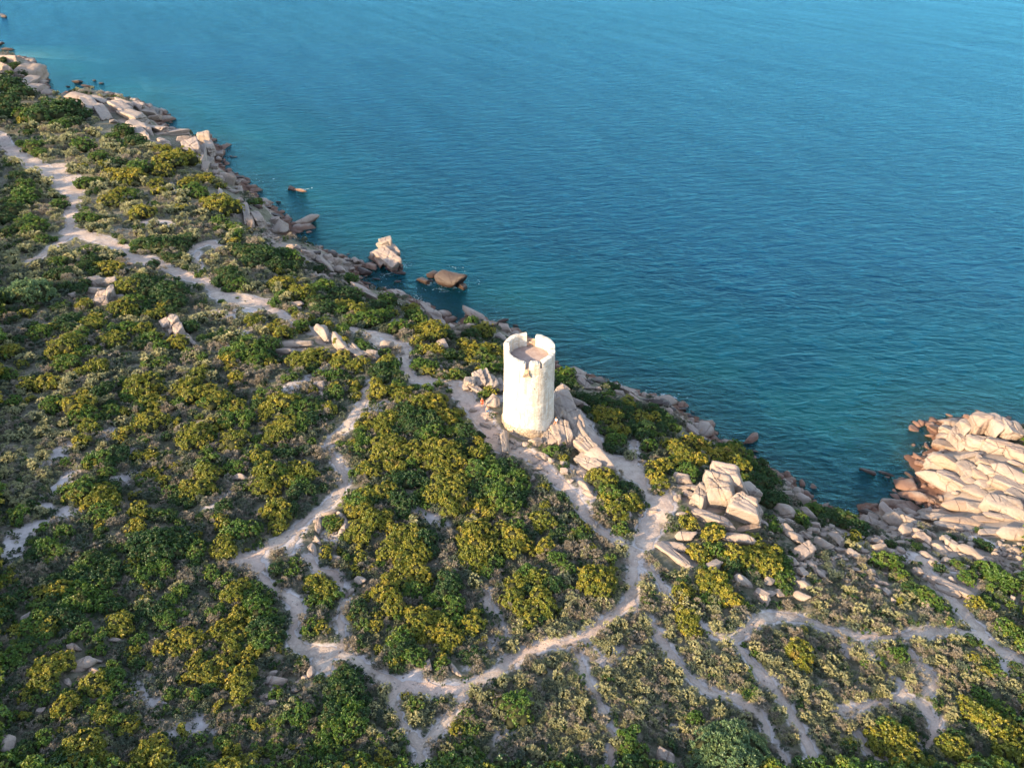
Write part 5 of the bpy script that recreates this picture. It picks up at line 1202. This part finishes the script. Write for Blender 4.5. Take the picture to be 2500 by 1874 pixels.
# the same bush read twice on neighbouring tiles counts once
kept = []
for q in sorted(rows, key=lambda z: -z[2]):
    if all(math.hypot(q[0] - w[0], q[1] - w[1]) > 0.62 * min(q[2], w[2]) + 0.12 * max(q[2], w[2]) for w in kept): kept.append(q)
U = np.array([q[0] for q in kept]); Vv = np.array([q[1] for q in kept]); Rp = np.array([q[2] for q in kept])
X, Y, Z, D = spot(U, Vv)
# crowns keep clear of the paths they stand beside
grow_ = np.full(len(kept), 1.30)
for f_, g_ in ((1.25, 1.05), (0.92, 0.86)):
    hit_ = np.zeros(len(kept), bool)
    for a_ in range(8):
        gx_, gy_, _z, _d = spot(U + np.cos(a_ * .785) * Rp * f_, Vv + np.sin(a_ * .785) * Rp * f_)
        hit_ |= path_d(gx_, gy_) < 0.0
    grow_[hit_] = g_
Rm = Rp * D / FPX * grow_
X, Y, Z, D = spot(U, Vv, Rm * 0.55)
Z = land(X, Y)
BUSHES = []         # object, pixel, radius, kind
BX, BY, BR = X, Y, Rm
_rb = random.Random(11)
golden = sorted((i for i, q in enumerate(kept) if q[3] == 'Y'), key=lambda i: -kept[i][2])
rest = set(golden[300:])
for i, q in enumerate(kept):
    kk = q[3]; R = float(Rm[i])
    if i in rest: continue
    size = 's' if R < 0.95 else ('m' if R < 1.9 else 'l')
    me = _rb.choice(SHRUB[kk][size])
    sx = R * _rb.uniform(0.98, 1.16); sy = R * _rb.uniform(0.98, 1.16); sz = R * _rb.uniform(0.92, 1.2)
    # bushes standing just in front of a path stay low beside it
    vt = q[1] - q[2] * 1.15
    bx_, by_, _z, _d = spot([q[0] - q[2] * .5, q[0], q[0] + q[2] * .5], [vt + q[2] * .25, vt, vt + q[2] * .25])
    if (path_d(bx_, by_) < 0.1).any(): sz *= 0.6; sx *= 0.88; sy *= 0.78
    o = link(NAMES[kk], me, loc=(float(X[i]), float(Y[i]), float(Z[i]) - 0.06 * R), rot=(_rb.uniform(-.1, .1), _rb.uniform(-.1, .1), _rb.uniform(0, 6.28)), scale=(sx, sy, sz))
    if R > 0.9 and D[i] < 200:
        link('branches', _rb.choice(BRANCH), o)
    BUSHES.append([o, q[0], q[1], R, kk])

def near_bush(x, y, f=0.8):
    return bool((np.hypot(BX - x, BY - y) < BR * f).any())

# ---------------------------------------------------------------- low scrub
# where each kind grows: pixel, radius, weight
def blend(u, v, spots_, base):
    w = np.full(u.shape, float(base))
    for a, b, r_, g in spots_: w = w + g * np.exp(-((u - a) ** 2 + (v - b) ** 2) / (r_ * r_))
    return np.clip(w, 0, 1)
PALE_AT = [(1500,1680,220,.9),(1650,1570,120,.8),(1900,1750,200,.7),(1350,1640,110,.6),(2150,1640,180,.5),(1500,1480,60,.6),(2100,1420,120,.45),(120,1020,160,.7),(60,1150,120,.6),(330,560,110,.8),
 (60,560,150,.8),(250,360,200,.7),(420,520,160,.5),(60,400,120,.5),(600,720,120,.5),(450,900,110,.4),(560,720,90,.4),(1250,1800,150,.4),(980,1740,100,.45),(2350,1700,120,.4),(60,640,80,.5),(480,1020,90,.3),(560,1700,60,.2)]
DRY_AT = [(1300,1400,220,.45),(700,950,180,.45),(1150,1480,160,.4),(600,1750,200,.35),(400,1150,200,.35),(2050,1450,200,.4),(1500,1350,120,.4),(850,1600,100,.4),(1000,1290,60,.2)]
def candidates(n, seed):
    r = np.random.default_rng(seed)
    u = r.uniform(-420, 2950, n); v = r.uniform(60, 2250, n)
    x, y, z, d_ = spot(u, v)
    ok = (sdist(x, y) > 2.2) & (path_d(x, y) > r.uniform(0.03, 0.40, n))
    rk_ = rocky(x, y)
    ok &= (rk_ < r.uniform(0.05, 0.7, n))
    ok &= np.hypot(x - tx, y - ty) > 5.2
    ok &= (bare_d(x, y) > 0.1) | (r.uniform(0, 1, n) < 0.18)
    # nothing tall enough to hide a path right behind it
    for h_ in (0.35, 0.8):
        reach = h_ * np.clip(d_ / 72, .9, 3.6) ** .9 * np.hypot(x, y) / (CAM_H - 12)
        w_ = np.hypot(x, y)
        ok &= (path_d(x + x / w_ * reach, y + y / w_ * reach) > 0.0) | (r.uniform(0, 1, n) < (0.22 if h_ > .5 else 0.06))
    return u[ok], v[ok], x[ok], y[ok], d_[ok]
u, v, x, y, dd_ = candidates(62000, 901)
rs = np.random.default_rng(903)
wp = blend(u, v, PALE_AT, 0.05); wd = blend(u, v, DRY_AT, 0.25)
pick = rs.uniform(0, 1, len(u))
out_ = (u < -20) | (u > 2520) | (v > 1890)
kind = np.where((pick > np.where(out_, 0.72, 0.90)) & (wp < 0.5), 3, np.where(pick < wp * 0.62, 0, np.where(pick < wp * 0.62 + wd * 0.34, 1, 2)))
hid = np.zeros(len(u), bool)
for o in [q for q in COL.objects if q.type == 'MESH' and q.name.split('.')[0] in ('boulder', 'block')]:
    w = o.location + (o.parent.location if o.parent else Vector())
    hid |= np.hypot(x - w.x, y - w.y) < max(o.scale.x, o.scale.y) * 0.95 + 0.12
for a, b, r_ in zip(BX, BY, BR): hid |= np.hypot(x - a, y - b) < r_ * 0.62
u, v, x, y, dd_, kind = u[~hid], v[~hid], x[~hid], y[~hid], dd_[~hid], kind[~hid]
zc = land(x, y)
out_k = (u < -20) | (u > 2520) | (v > 1890)
far = np.clip(dd_ / 72.0, 0.9, 3.6) ** 1.9
# pale cushions: the largest in the picture are objects of their own
ip = np.nonzero(kind == 0)[0]
rad = np.where(rs.uniform(0, 1, len(ip)) < 0.35, rs.uniform(0.42, 0.78, len(ip)), rs.uniform(0.22, 0.45, len(ip))) * np.sqrt(far[ip])
shown = rad / dd_[ip]
order = np.argsort(-shown)
PALES, taken = [], []
for j in order:
    i = ip[j]
    if len(PALES) >= 285: break
    if u[i] < 8 or u[i] > 2492 or v[i] > 1866: continue
    if any((x[i] - a) ** 2 + (y[i] - b) ** 2 < (0.8 * (rad[j] + c_)) ** 2 for a, b, c_ in taken): continue
    taken.append((x[i], y[i], rad[j]))
    o = link('pale_shrub', PALE[int(rs.integers(6))], loc=(float(x[i]), float(y[i]), float(zc[i]) - 0.03), rot=(0, 0, rs.uniform(0, 6.3)), scale=(rad[j], rad[j] * rs.uniform(.85, 1.1), rad[j] * rs.uniform(.85, 1.15)))
    PALES.append([o, u[i], v[i], rad[j], 'P']); kind[i] = -1
idr = np.nonzero(kind == 1)[0]
rad2 = rs.uniform(0.30, 0.75, len(idr)) * np.sqrt(far[idr])
DRIES, taken = [], []
for j in np.argsort(-rad2 / dd_[idr]):
    i = idr[j]
    if len(DRIES) >= 240: break
    if u[i] < 8 or u[i] > 2492 or v[i] > 1866: continue
    if any((x[i] - a) ** 2 + (y[i] - b) ** 2 < (0.9 * (rad2[j] + c_)) ** 2 for a, b, c_ in taken): continue
    taken.append((x[i], y[i], rad2[j]))
    o = link('dry_shrub', DRY[int(rs.integers(5))], loc=(float(x[i]), float(y[i]), float(zc[i]) - 0.03), rot=(0, 0, rs.uniform(0, 6.3)), scale=(rad2[j], rad2[j] * rs.uniform(.85, 1.1), rad2[j] * rs.uniform(.8, 1.1)))
    DRIES.append([o, u[i], v[i], rad2[j], 'R']); kind[i] = -1

def tuft(seed, mat, nsub, clump, lift, width, leaf, nlobe=3, name='tuft'):
    return shrub_mesh(name, seed, mat, nlobe, nsub, clump, 0.8, core=False, blades=5, lift=lift, width=width, ragged=.25, leaf=leaf)
def scatter(name, label, protos, x, y, z, s, seed):
    """thousands of little plants nobody could count: one object with instances"""
    pc = bpy.data.collections.new(name + '_kinds')
    for me in protos: pc.objects.link(bpy.data.objects.new(me.name, me))
    r = np.random.default_rng(seed)
    me = bpy.data.meshes.new(name)
    me.vertices.add(len(x)); me.vertices.foreach_set('co', np.c_[x, y, z].astype(np.float32).ravel())
    vattr(me, 'size', s); vattr(me, 'turn', r.uniform(0, 6.283, len(x)))
    a = me.attributes.new('which', 'INT', 'POINT'); a.data.foreach_set('value', r.integers(0, len(protos), len(x)).astype(np.int32))
    o = tag(link(name, me), label, kind='stuff')
    g = bpy.data.node_groups.new(name, 'GeometryNodeTree')
    g.interface.new_socket('Geometry', in_out='INPUT', socket_type='NodeSocketGeometry')
    g.interface.new_socket('Geometry', in_out='OUTPUT', socket_type='NodeSocketGeometry')
    nn = g.nodes.new
    gi, go = nn('NodeGroupInput'), nn('NodeGroupOutput')
    ci = nn('GeometryNodeCollectionInfo'); ci.inputs['Collection'].default_value = pc
    ci.inputs['Separate Children'].default_value = True; ci.inputs['Reset Children'].default_value = True
    ip_ = nn('GeometryNodeInstanceOnPoints'); ip_.inputs['Pick Instance'].default_value = True
    def at(nm, dt):
        q = nn('GeometryNodeInputNamedAttribute'); q.data_type = dt; q.inputs['Name'].default_value = nm
        return q.outputs[0]
    cx = nn('ShaderNodeCombineXYZ')
    g.links.new(gi.outputs[0], ip_.inputs['Points']); g.links.new(ci.outputs[0], ip_.inputs['Instance'])
    g.links.new(at('which', 'INT'), ip_.inputs['Instance Index'])
    g.links.new(at('turn', 'FLOAT'), cx.inputs['Z']); g.links.new(cx.outputs[0], ip_.inputs['Rotation'])
    g.links.new(at('size', 'FLOAT'), ip_.inputs['Scale'])
    g.links.new(ip_.outputs[0], go.inputs[0])
    md = o.modifiers.new('plants', 'NODES'); md.node_group = g
    return o
T_PALE = [tuft(700 + i, M_PALE, 9, 0.26, 1.0, 0.25, 1.5) for i in range(4)]
T_DRY = [tuft(710 + i, M_DRY, 9, 0.26, 0.9, 0.13, 1.8) for i in range(4)]
T_HEATH = [tuft(720 + i, M_HEATH, 10, 0.25, 0.8, 0.25, 1.4) for i in range(4)] + [tuft(730, M_DARK, 10, 0.25, 0.7, 0.4, 1.2), tuft(731, M_DRY, 9, 0.26, 0.9, 0.13, 1.8)]
jp = np.nonzero(kind == 0)[0]; jd = np.nonzero(kind == 1)[0]; jh = np.nonzero(kind == 2)[0]
scatter('pale_scrub', 'small silvery cushions of scrub spread over the slopes', T_PALE, x[jp], y[jp], zc[jp] - .02, rs.uniform(0.20, 0.50, len(jp)) * np.sqrt(far[jp]), 1)
scatter('dry_scrub', 'brown dry twiggy scrub between the bushes', T_DRY, x[jd], y[jd], zc[jd] - .02, rs.uniform(0.25, 0.60, len(jd)) * np.sqrt(far[jd]), 2)
js = np.nonzero((kind == 3) & (path_d(x, y) > 0.9))[0]
scatter('small_shrubs', 'small green and golden shrubs filling the gaps between larger bushes', SHRUB['G']['s'] + SHRUB['D']['s'] + SHRUB['Y']['s'][:2], x[js], y[js], zc[js] - .03, np.where(out_k[js], rs.uniform(0.8, 1.9, len(js)), rs.uniform(0.30, 0.85, len(js))) * np.sqrt(far[js]), 5)
scatter('low_heath', 'low dark heath covering the ground between bushes', T_HEATH, x[jh], y[jh], zc[jh] - .02, rs.uniform(0.22, 0.58, len(jh)) * np.sqrt(far[jh]), 3)

ig = np.array(sorted(rest))
scatter('golden_scrub', 'smaller golden green bushes beyond those built singly', SHRUB['Y']['s'], X[ig], Y[ig], Z[ig] - .05, Rm[ig], 4)

# bare dead bushes and driftwood seen among the scrub
DEADM = [branch_mesh('dead_bush', 640 + i, M_DEAD, n=6, reach=0.6, thick=0.03, sub=3, up=0.35) for i in range(3)]
for tile, zx, zy, r_, lab in (('H',1055,1385,55,'bleached dead bush with bare white branches at lower left'),('E',2190,1330,50,'bare grey twiggy bush left of the narrow trail below the tower'),
        ('D',800,640,70,'leafless grey bush on the cliff edge above the domed sea rock'),('I',1830,745,45,'bare pale branches poking from dark bushes above the bay'),('J',250,790,40,'bare pale dead twigs beside the boulders above the right bay'),
        ('T',1890,1215,60,'bleached driftwood branches lying on the bluff right of the tower'),('E',640,1440,40,'dead twiggy bush beside the ring of pale boulders')):
    u_, v_ = px(tile, zx, zy); q = spot(u_, v_, .3); R = r_ * TILE[tile][2] * float(q[3][0]) / FPX * 1.2
    o = link('dead_bush', DEADM[_rb.randrange(3)], loc=(float(q[0][0]), float(q[1][0]), float(q[2][0])), rot=(0, 0, _rb.uniform(0, 6)), scale=(R, R, R * .9))
    tag(o, lab, 'dead bush')

# ---------------------------------------------------------------- people
def flat(name, col, rough=0.8):
    k = N(name); k.surf(k.ramp(k.noise(k.obj(), 9, 2), [(0.3, tuple(c * .88 for c in col)), (0.7, col)]), rough, None, 0.2); return k.m
M_SKIN = flat('skin', (0.52, 0.29, 0.19), 0.6)
M_HAIR_FAIR = flat('fair_hair', (0.45, 0.24, 0.09)); M_HAIR_BROWN = flat('brown_hair', (0.07, 0.045, 0.03))
M_RED = flat('red_cloth', (0.70, 0.075, 0.025)); M_DARKCLOTH = flat('dark_cloth', (0.05, 0.05, 0.06)); M_BLUECLOTH = flat('blue_cloth', (0.03, 0.13, 0.25)); M_WHITECLOTH = flat('white_cloth', (0.80, 0.78, 0.74)); M_ORANGE = flat('orange_cloth', (0.75, 0.25, 0.08)); M_SHOE = flat('shoe_leather', (0.06, 0.05, 0.05))
BG_COL = bpy.data.collections.new('workbench')
COL.children.link(BG_COL)
def skinned(name, nodes, edges, mats, root=0, sub=2):
    me = bpy.data.meshes.new(name + '_cage')
    me.from_pydata([n[:3] for n in nodes], edges, [])
    o = bpy.data.objects.new(name + '_cage', me); BG_COL.objects.link(o)
    sk = o.modifiers.new('skin', 'SKIN'); ss = o.modifiers.new('smooth', 'SUBSURF'); ss.levels = sub; ss.render_levels = sub
    for i, n in enumerate(nodes):
        r = n[3]; me.skin_vertices[0].data[i].radius = r if isinstance(r, tuple) else (r, r)
        me.skin_vertices[0].data[i].use_root = (i == root)
    dg = bpy.context.evaluated_depsgraph_get(); dg.update()
    out = bpy.data.meshes.new_from_object(o.evaluated_get(dg)); out.name = name
    out.materials.clear()
    for m in mats: out.materials.append(m)
    out.polygons.foreach_set('use_smooth', np.ones(len(out.polygons), bool))
    bpy.data.objects.remove(o)
    return out
def tube(V, F, p, q, r0, r1, n=6):
    p, q = np.array(p, float), np.array(q, float); d = q - p; d /= np.linalg.norm(d) + 1e-9
    s = np.cross(d, [0.3, 0.9, 0.2]); s /= np.linalg.norm(s); o = np.cross(d, s); b = len(V)
    for c, r in ((p, r0), (q, r1)):
        for i in range(n):
            a = i * 2 * math.pi / n; V.append(c + (s * math.cos(a) + o * math.sin(a)) * r)
    V.append(q + d * r1 * .7)
    for i in range(n):
        j = (i + 1) % n
        F.append((b + i, b + j, b + n + j, b + n + i)); F.append((b + n + i, b + n + j, b + 2 * n))
def person(label, loc, rz, arms, legs, torso, hair, clothes, lean=0.0, group=None):
    """arms: two (elbow, wrist); legs: two (knee, ankle, toe); torso: pelvis, chest, neck, head points; facing +y"""
    pel, che, nec, hd = torso
    nodes = [(*pel, (.15, .11)), ((pel[0] + che[0]) / 2, (pel[1] + che[1]) / 2, (pel[2] + che[2]) / 2, (.135, .10)), (*che, (.17, .115)), (*nec, .055), (*hd, (.078, .095)), (hd[0], hd[1] - .005, hd[2] + .10, (.062, .075))]
    edges = [(0, 1), (1, 2), (2, 3), (3, 4), (4, 5)]
    for s, (e, w) in zip((-1, 1), arms):
        i = len(nodes); sh = (che[0] + s * .185, che[1], che[2] + .045)
        h = tuple(np.array(w) + (np.array(w) - np.array(e)) * .3)
        nodes += [(*sh, .058), (*e, .043), (*w, .03), (*h, (.038, .022))]; edges += [(2, i), (i, i + 1), (i + 1, i + 2), (i + 2, i + 3)]
    for s, (kn, an, to) in zip((-1, 1), legs):
        i = len(nodes); hp = (pel[0] + s * .10, pel[1], pel[2] - .05)
        nodes += [(*hp, .093), (*kn, .06), (*an, .042), (*to, (.04, .03))]; edges += [(0, i), (i, i + 1), (i + 1, i + 2), (i + 2, i + 3)]
    body = skinned('body', nodes, edges, (M_SKIN,))
    root = link('person', None, loc=loc, rot=(0, 0, rz)); tag(root, label, 'person', group)
    V, F = [], []
    for s, (e, w) in zip((-1, 1), arms):
        d = np.array(w) - np.array(e); d /= np.linalg.norm(d); sd = np.cross(d, [0, 1, 0.01]); sd /= np.linalg.norm(sd) + 1e-9
        palm = np.array(w) + d * .075
        for j, L in enumerate((.06, .075, .08, .07)):
            b = palm + sd * (j - 1.5) * .018; m = b + d * L * .55 + np.array([0, .006, 0]); tube(V, F, b, m, .009, .0085); tube(V, F, m, m + d * L * .45 + np.array([0, .018, 0]), .0085, .007)
        b = np.array(w) + d * .03 - sd * .03 * s; tube(V, F, b, b + d * .05 - sd * .03 * s, .011, .008)
    # face: nose, brow line, ears and eyes as small solids set into the head
    hx, hy, hz = hd
    tube(V, F, (hx, hy + .085, hz + .05), (hx, hy + .112, hz + .015), .010, .013)
    for s in (-1, 1):
        tube(V, F, (hx + s * .075, hy + .0, hz + .055), (hx + s * .082, hy - .008, hz + .015), .018, .012)
    bm = bmesh.new(); bm.from_mesh(body)
    vs = [bm.verts.new(tuple(v)) for v in V]
    for f in F: bm.faces.new([vs[i] for i in f])
    bm.to_mesh(body); bm.free()
    body.polygons.foreach_set('use_smooth', np.ones(len(body.polygons), bool))
    link('body', body, root)
    for s in (-1, 1):
        V, F = [], []; tube(V, F, (hx + s * .032, hy + .075, hz + .05), (hx + s * .034, hy + .093, hz + .05), .013, .011)
        link('eye', mesh_from('eye', V, F, (M_SHOE,)), root)
    # hair cap
    v = _v1 * np.array([.088, .102, .095]) + np.array([hx, hy - .018, hz + .085]); keepf = [tuple(f) for f in _f1 if (v[f][:, 1].mean() < hy + .055 or v[f][:, 2].mean() > hz + .115) and v[f][:, 2].mean() > hz + .0]
    link('hair', mesh_from('hair', v, keepf, (hair,), smooth=True), root)
    for nm, mat, nd, ed in clothes(nodes):
        link(nm, skinned(nm, nd, ed, (mat,), sub=1), root)
    return root
def grow(n, k, dz=0.0):
    r = n[3]; return (n[0], n[1], n[2] + dz, tuple(q + k for q in r) if isinstance(r, tuple) else r + k)
def top_of(mat, sleeves=True, name='shirt'):
    def f(n):
        nd = [grow(n[0], .018), grow(n[1], .018), grow(n[2], .018), grow(n[3], .012, -.03)]; ed = [(0, 1), (1, 2), (2, 3)]
        if sleeves:
            for a in (6, 10):
                m = tuple(n[a][i] * .45 + n[a + 1][i] * .55 for i in range(3)); i = len(nd)
                nd += [grow(n[a], .016), (*m, .062)]; ed += [(2, i), (i, i + 1)]
        return [(name, mat, nd, ed)]
    return f
def shorts_of(mat, name='shorts', t=0.75):
    def f(n):
        nd = [grow(n[0], .02)]; ed = []
        for a in (14, 18):
            m = tuple(n[a][i] * (1 - t) + n[a + 1][i] * t for i in range(3)); i = len(nd)
            nd += [grow(n[a], .02), (*m, .088 if t < 1 else .072)]; ed += [(0, i), (i, i + 1)]
        return [(name, mat, nd, ed)]
    return f
def both(*fs): return lambda n: [q for f in fs for q in f(n)]
STAND = ((0, 0, .93), (0, 0, 1.32), (0, .0, 1.49), (0, .02, 1.585))
def on_land(u, v):
    q = spot(u, v); x, y = float(q[0][0]), float(q[1][0])
    return x, y, max(float(land(x, y)), float(height(x, y))) + 0.04
px_, py_, pz_ = on_land(1177.5, 995)
person('person in red top and dark leggings standing behind the other by the tower', (px_, py_, pz_), math.radians(200),
       [((-.27, .02, 1.08), (-.24, .14, .88)), ((.25, .06, 1.10), (.12, .24, 1.16))], [((-.11, .03, .50), (-.12, 0, .08), (-.13, .14, .035)), ((.11, .05, .50), (.13, .02, .08), (.15, .16, .035))],
       STAND, M_HAIR_FAIR, both(top_of(M_RED), shorts_of(M_RED, 'skirt', .8)))
px_, py_, pz_ = on_land(1190, 1014)
person('bare chested person in blue shorts standing on the dirt left of the tower', (px_, py_, pz_), math.radians(20),
       [((-.24, .02, 1.08), (-.25, .10, .84)), ((.34, .06, 1.22), (.24, .16, 1.42))], [((-.11, .03, .50), (-.12, 0, .08), (-.13, .14, .035)), ((.11, .05, .50), (.12, .0, .08), (.14, .14, .035))],
       STAND, M_HAIR_BROWN, shorts_of(M_BLUECLOTH))
bpy.context.view_layer.update()
dgr = bpy.context.evaluated_depsgraph_get()
def surface(u, v):
    dx, dy, dz = rays(u, v)
    d = Vector((float(dx), float(dy), float(dz))).normalized()
    ok, hit, nrm, idx, ob, mt = SC.ray_cast(dgr, Vector((0, 0, CAM_H)) + d * 60, d)
    return hit
h = surface(1357, 1030)
person('person in white top sitting on the cracked rock against the tower', (h.x, h.y, h.z - .03), math.radians(165),
       [((-.27, .12, .42), (-.16, .30, .34)), ((.27, .12, .42), (.16, .30, .36))], [((-.16, .42, .26), (-.15, .48, -.12), (-.16, .62, -.16)), ((.16, .42, .24), (.18, .50, -.14), (.2, .63, -.18))],
       ((0, 0, .13), (0, -.02, .52), (0, 0, .69), (0, .03, .785)), M_HAIR_FAIR, both(top_of(M_WHITECLOTH), shorts_of(M_ORANGE)))
COL.children.unlink(BG_COL); bpy.data.collections.remove(BG_COL)

# ---------------------------------------------------------------- white water round the rocks
k = N('sea_foam'); k.surf((0.26, 0.30, 0.31), 0.9, None, 0.1)
M_FOAM = k.m
fr_ = np.random.default_rng(55); FV, FF = [], []
def fleck(x, y, s, el, an, z=0.05):
    n = int(fr_.integers(5, 8)); b = len(FV)
    for i in range(n):
        a = i * 6.283 / n; r = s * fr_.uniform(.5, 1.2); p, q = math.cos(a) * r * el, math.sin(a) * r
        FV.append((x + p * math.cos(an) - q * math.sin(an), y + p * math.sin(an) + q * math.cos(an), z + fr_.uniform(-.015, .03)))
    FV.append((x, y, z + s * .10))
    for i in range(n): FF.append((b + i, b + (i + 1) % n, b + n))
for u, v, rx, ry, n, s in ((1582,966,34,12,150,.20),(1652,1000,22,18,110,.20),(1660,975,18,10,40,.16),(1112,652,24,12,60,.14),(1150,690,18,14,40,.12),(1085,712,55,8,40,.10),(1040,700,40,12,40,.13),(992,642,14,10,40,.15),(1440,918,14,6,40,.18),(1505,938,20,7,50,.16),
                        (1200,775,40,14,50,.13),(1262,822,24,12,30,.12),(660,445,36,6,40,.22),(600,430,30,10,30,.16),(740,463,26,6,60,.20),(1232,780,30,14,40,.12),(960,690,60,14,40,.10),(1840,1160,24,8,20,.10),(330,232,3,2,14,.22),(2240,1130,40,30,30,.10),(2270,1070,24,20,30,.10)):
    for i in range(n // 5):
        uu, vv = u + fr_.normal(0, rx * .55), v + fr_.normal(0, ry * .55)
        x, y, _q = at_height(uu, vv, 0.0)
        if sdist(x, y) > 0.3: continue
        fleck(float(x), float(y), s * fr_.uniform(.3, 1.3), fr_.uniform(1, 3.2), fr_.normal(-.2, .5))
tag(link('foam', mesh_from('foam', FV, FF, (M_FOAM,))), 'broken white foam washing round the shore rocks', kind='stuff')

# ---------------------------------------------------------------- labels that single each thing out
MARKS = [('the tower', 1290, 950), ('the two standing people', 1183, 992), ('the upper trail fork', 1555, 1310), ('the Y-shaped path fork', 1538, 1478), ('the cracked outcrop', 1730, 1200),
 ('the curving right-hand path', 2000, 1510), ('the lone bright bush', 1955, 1600), ('the lone round bush', 1258, 1728), ('the big blue-green shrub', 1780, 1830), ('the ring of boulders', 800, 1280), ('the left wide junction', 690, 1610),
 ('the lower path bend', 1060, 1680), ('the biggest dark bush', 850, 1730), ('the leftmost path loop', 705, 1500), ('the narrow trail bend', 825, 1130), ('the boulder on the path', 946, 844), ('the widened path patch', 620, 735), ('the inland rock cluster', 245, 715), ('the split rock', 435, 810),
 ('the grey-green mound', 60, 710), ('the far path bend', 175, 510), ('the sheet rock', 300, 275), ('the far left headland', 50, 185), ('the sea stack', 940, 625), ('the domed sea rock', 1095, 690), ('the pebble cove', 670, 565), ('the leaning slabs', 615, 540), ('the right headland', 2390, 1110), ('the boulder heap', 2210, 1290),
 ('the corner rock pair', 210, 1625), ('the bottom left corner', 20, 1850), ('the bottom right corner', 2480, 1850), ('the right sandy junction', 2400, 1570), ('the left sandy streak', 110, 1290), ('the dense central thicket', 1080, 1130), ('the ridged outcrop', 1215, 945), ('the standing stone', 1232, 1090), ('the lower slab', 2310, 1435),
 ('the low platform', 2330, 1275), ('the bottom boulder', 1625, 1853), ('the bottom path fork', 1015, 1830), ('the coastal outcrop', 500, 370), ('the cliff slab', 1060, 775), ('the rock spine', 1430, 1080), ('the left edge', 10, 1050), ('the small bay', 2000, 1200), ('the bottom right trail', 2060, 1640), ('the middle left hill', 560, 1080), ('the lower left hill', 420, 1480), ('the far dark thicket', 160, 340)]
def bearing(du, dv):
    a = math.degrees(math.atan2(-dv, du)) % 360
    return ['right of', 'up right of', 'above', 'up left of', 'left of', 'down left of', 'below', 'down right of'][int((a + 22.5) // 45) % 8]
ORD = ['nearest', 'second', 'third', 'fourth', 'fifth', 'sixth', 'seventh', 'eighth', 'ninth', 'tenth', 'eleventh', 'twelfth', 'thirteenth', 'fourteenth', 'fifteenth', 'sixteenth', 'seventeenth', 'eighteenth', 'nineteenth', 'twentieth']
def describe(items, phrase_of, cat, group_of):
    """items: (object, u, v, size, kind...): sort them by mark, side and look, and count outwards from the mark"""
    bins = {}
    for it in items:
        u, v = it[1], it[2]
        near = min(MARKS, key=lambda m: math.hypot(m[1] - u, m[2] - v))
        key = (phrase_of(it), bearing(u - near[1], v - near[2]), near[0])
        bins.setdefault(key, []).append((math.hypot(near[1] - u, near[2] - v), it))
    for (ph, side, mark), lst in bins.items():
        lst.sort(key=lambda z: z[0])
        for i, (_d, it) in enumerate(lst):
            if len(lst) == 1: text = f'{ph} {side} {mark}'
            elif i == 0: text = f'{ph} {side} {mark}, closest'
            elif i == len(lst) - 1: text = f'{ph} {side} {mark}, farthest'
            else: text = f'{ph} {side} {mark}, {ORD[i]} away'
            tag(it[0], text, cat, group_of(it))
LOOK = {'Y': 'golden green', 'G': 'mid green', 'D': 'dark green', 'B': 'blue green'}
def shrub_words(it):
    R = it[3]; s = 'small' if R < 1.0 else ('medium' if R < 1.6 else 'large')
    return f"{s} {LOOK[it[4]]} bush"
describe(BUSHES, shrub_words, 'bush', lambda it: LOOK[it[4]] + ' bushes on the hillside')
describe(PALES, lambda it: ('wide' if it[3] > .75 else 'small') + ' pale silvery cushion shrub', 'shrub', lambda it: 'pale cushion shrubs on the slopes')
describe(DRIES, lambda it: ('wide' if it[3] > .75 else 'small') + ' brown dry twiggy shrub', 'shrub', lambda it: 'brown dry shrubs between the bushes')
def rock_words(it):
    R = it[3]; s = 'small' if R < .7 else ('medium' if R < 1.5 else 'large')
    c = {'p': 'pale', 'd': 'dark wet', 'o': 'orange'}[it[4]]
    f = 'long' if it[6] > 1.8 else ('blocky' if it[5] == 'block' else 'rounded')
    return f'{s} {c} {f} boulder'
describe(ROCK_LOG, rock_words, 'boulder', lambda it: {'p': 'pale granite boulders', 'd': 'dark wet rocks at the water', 'o': 'orange granite boulders'}[it[4]])
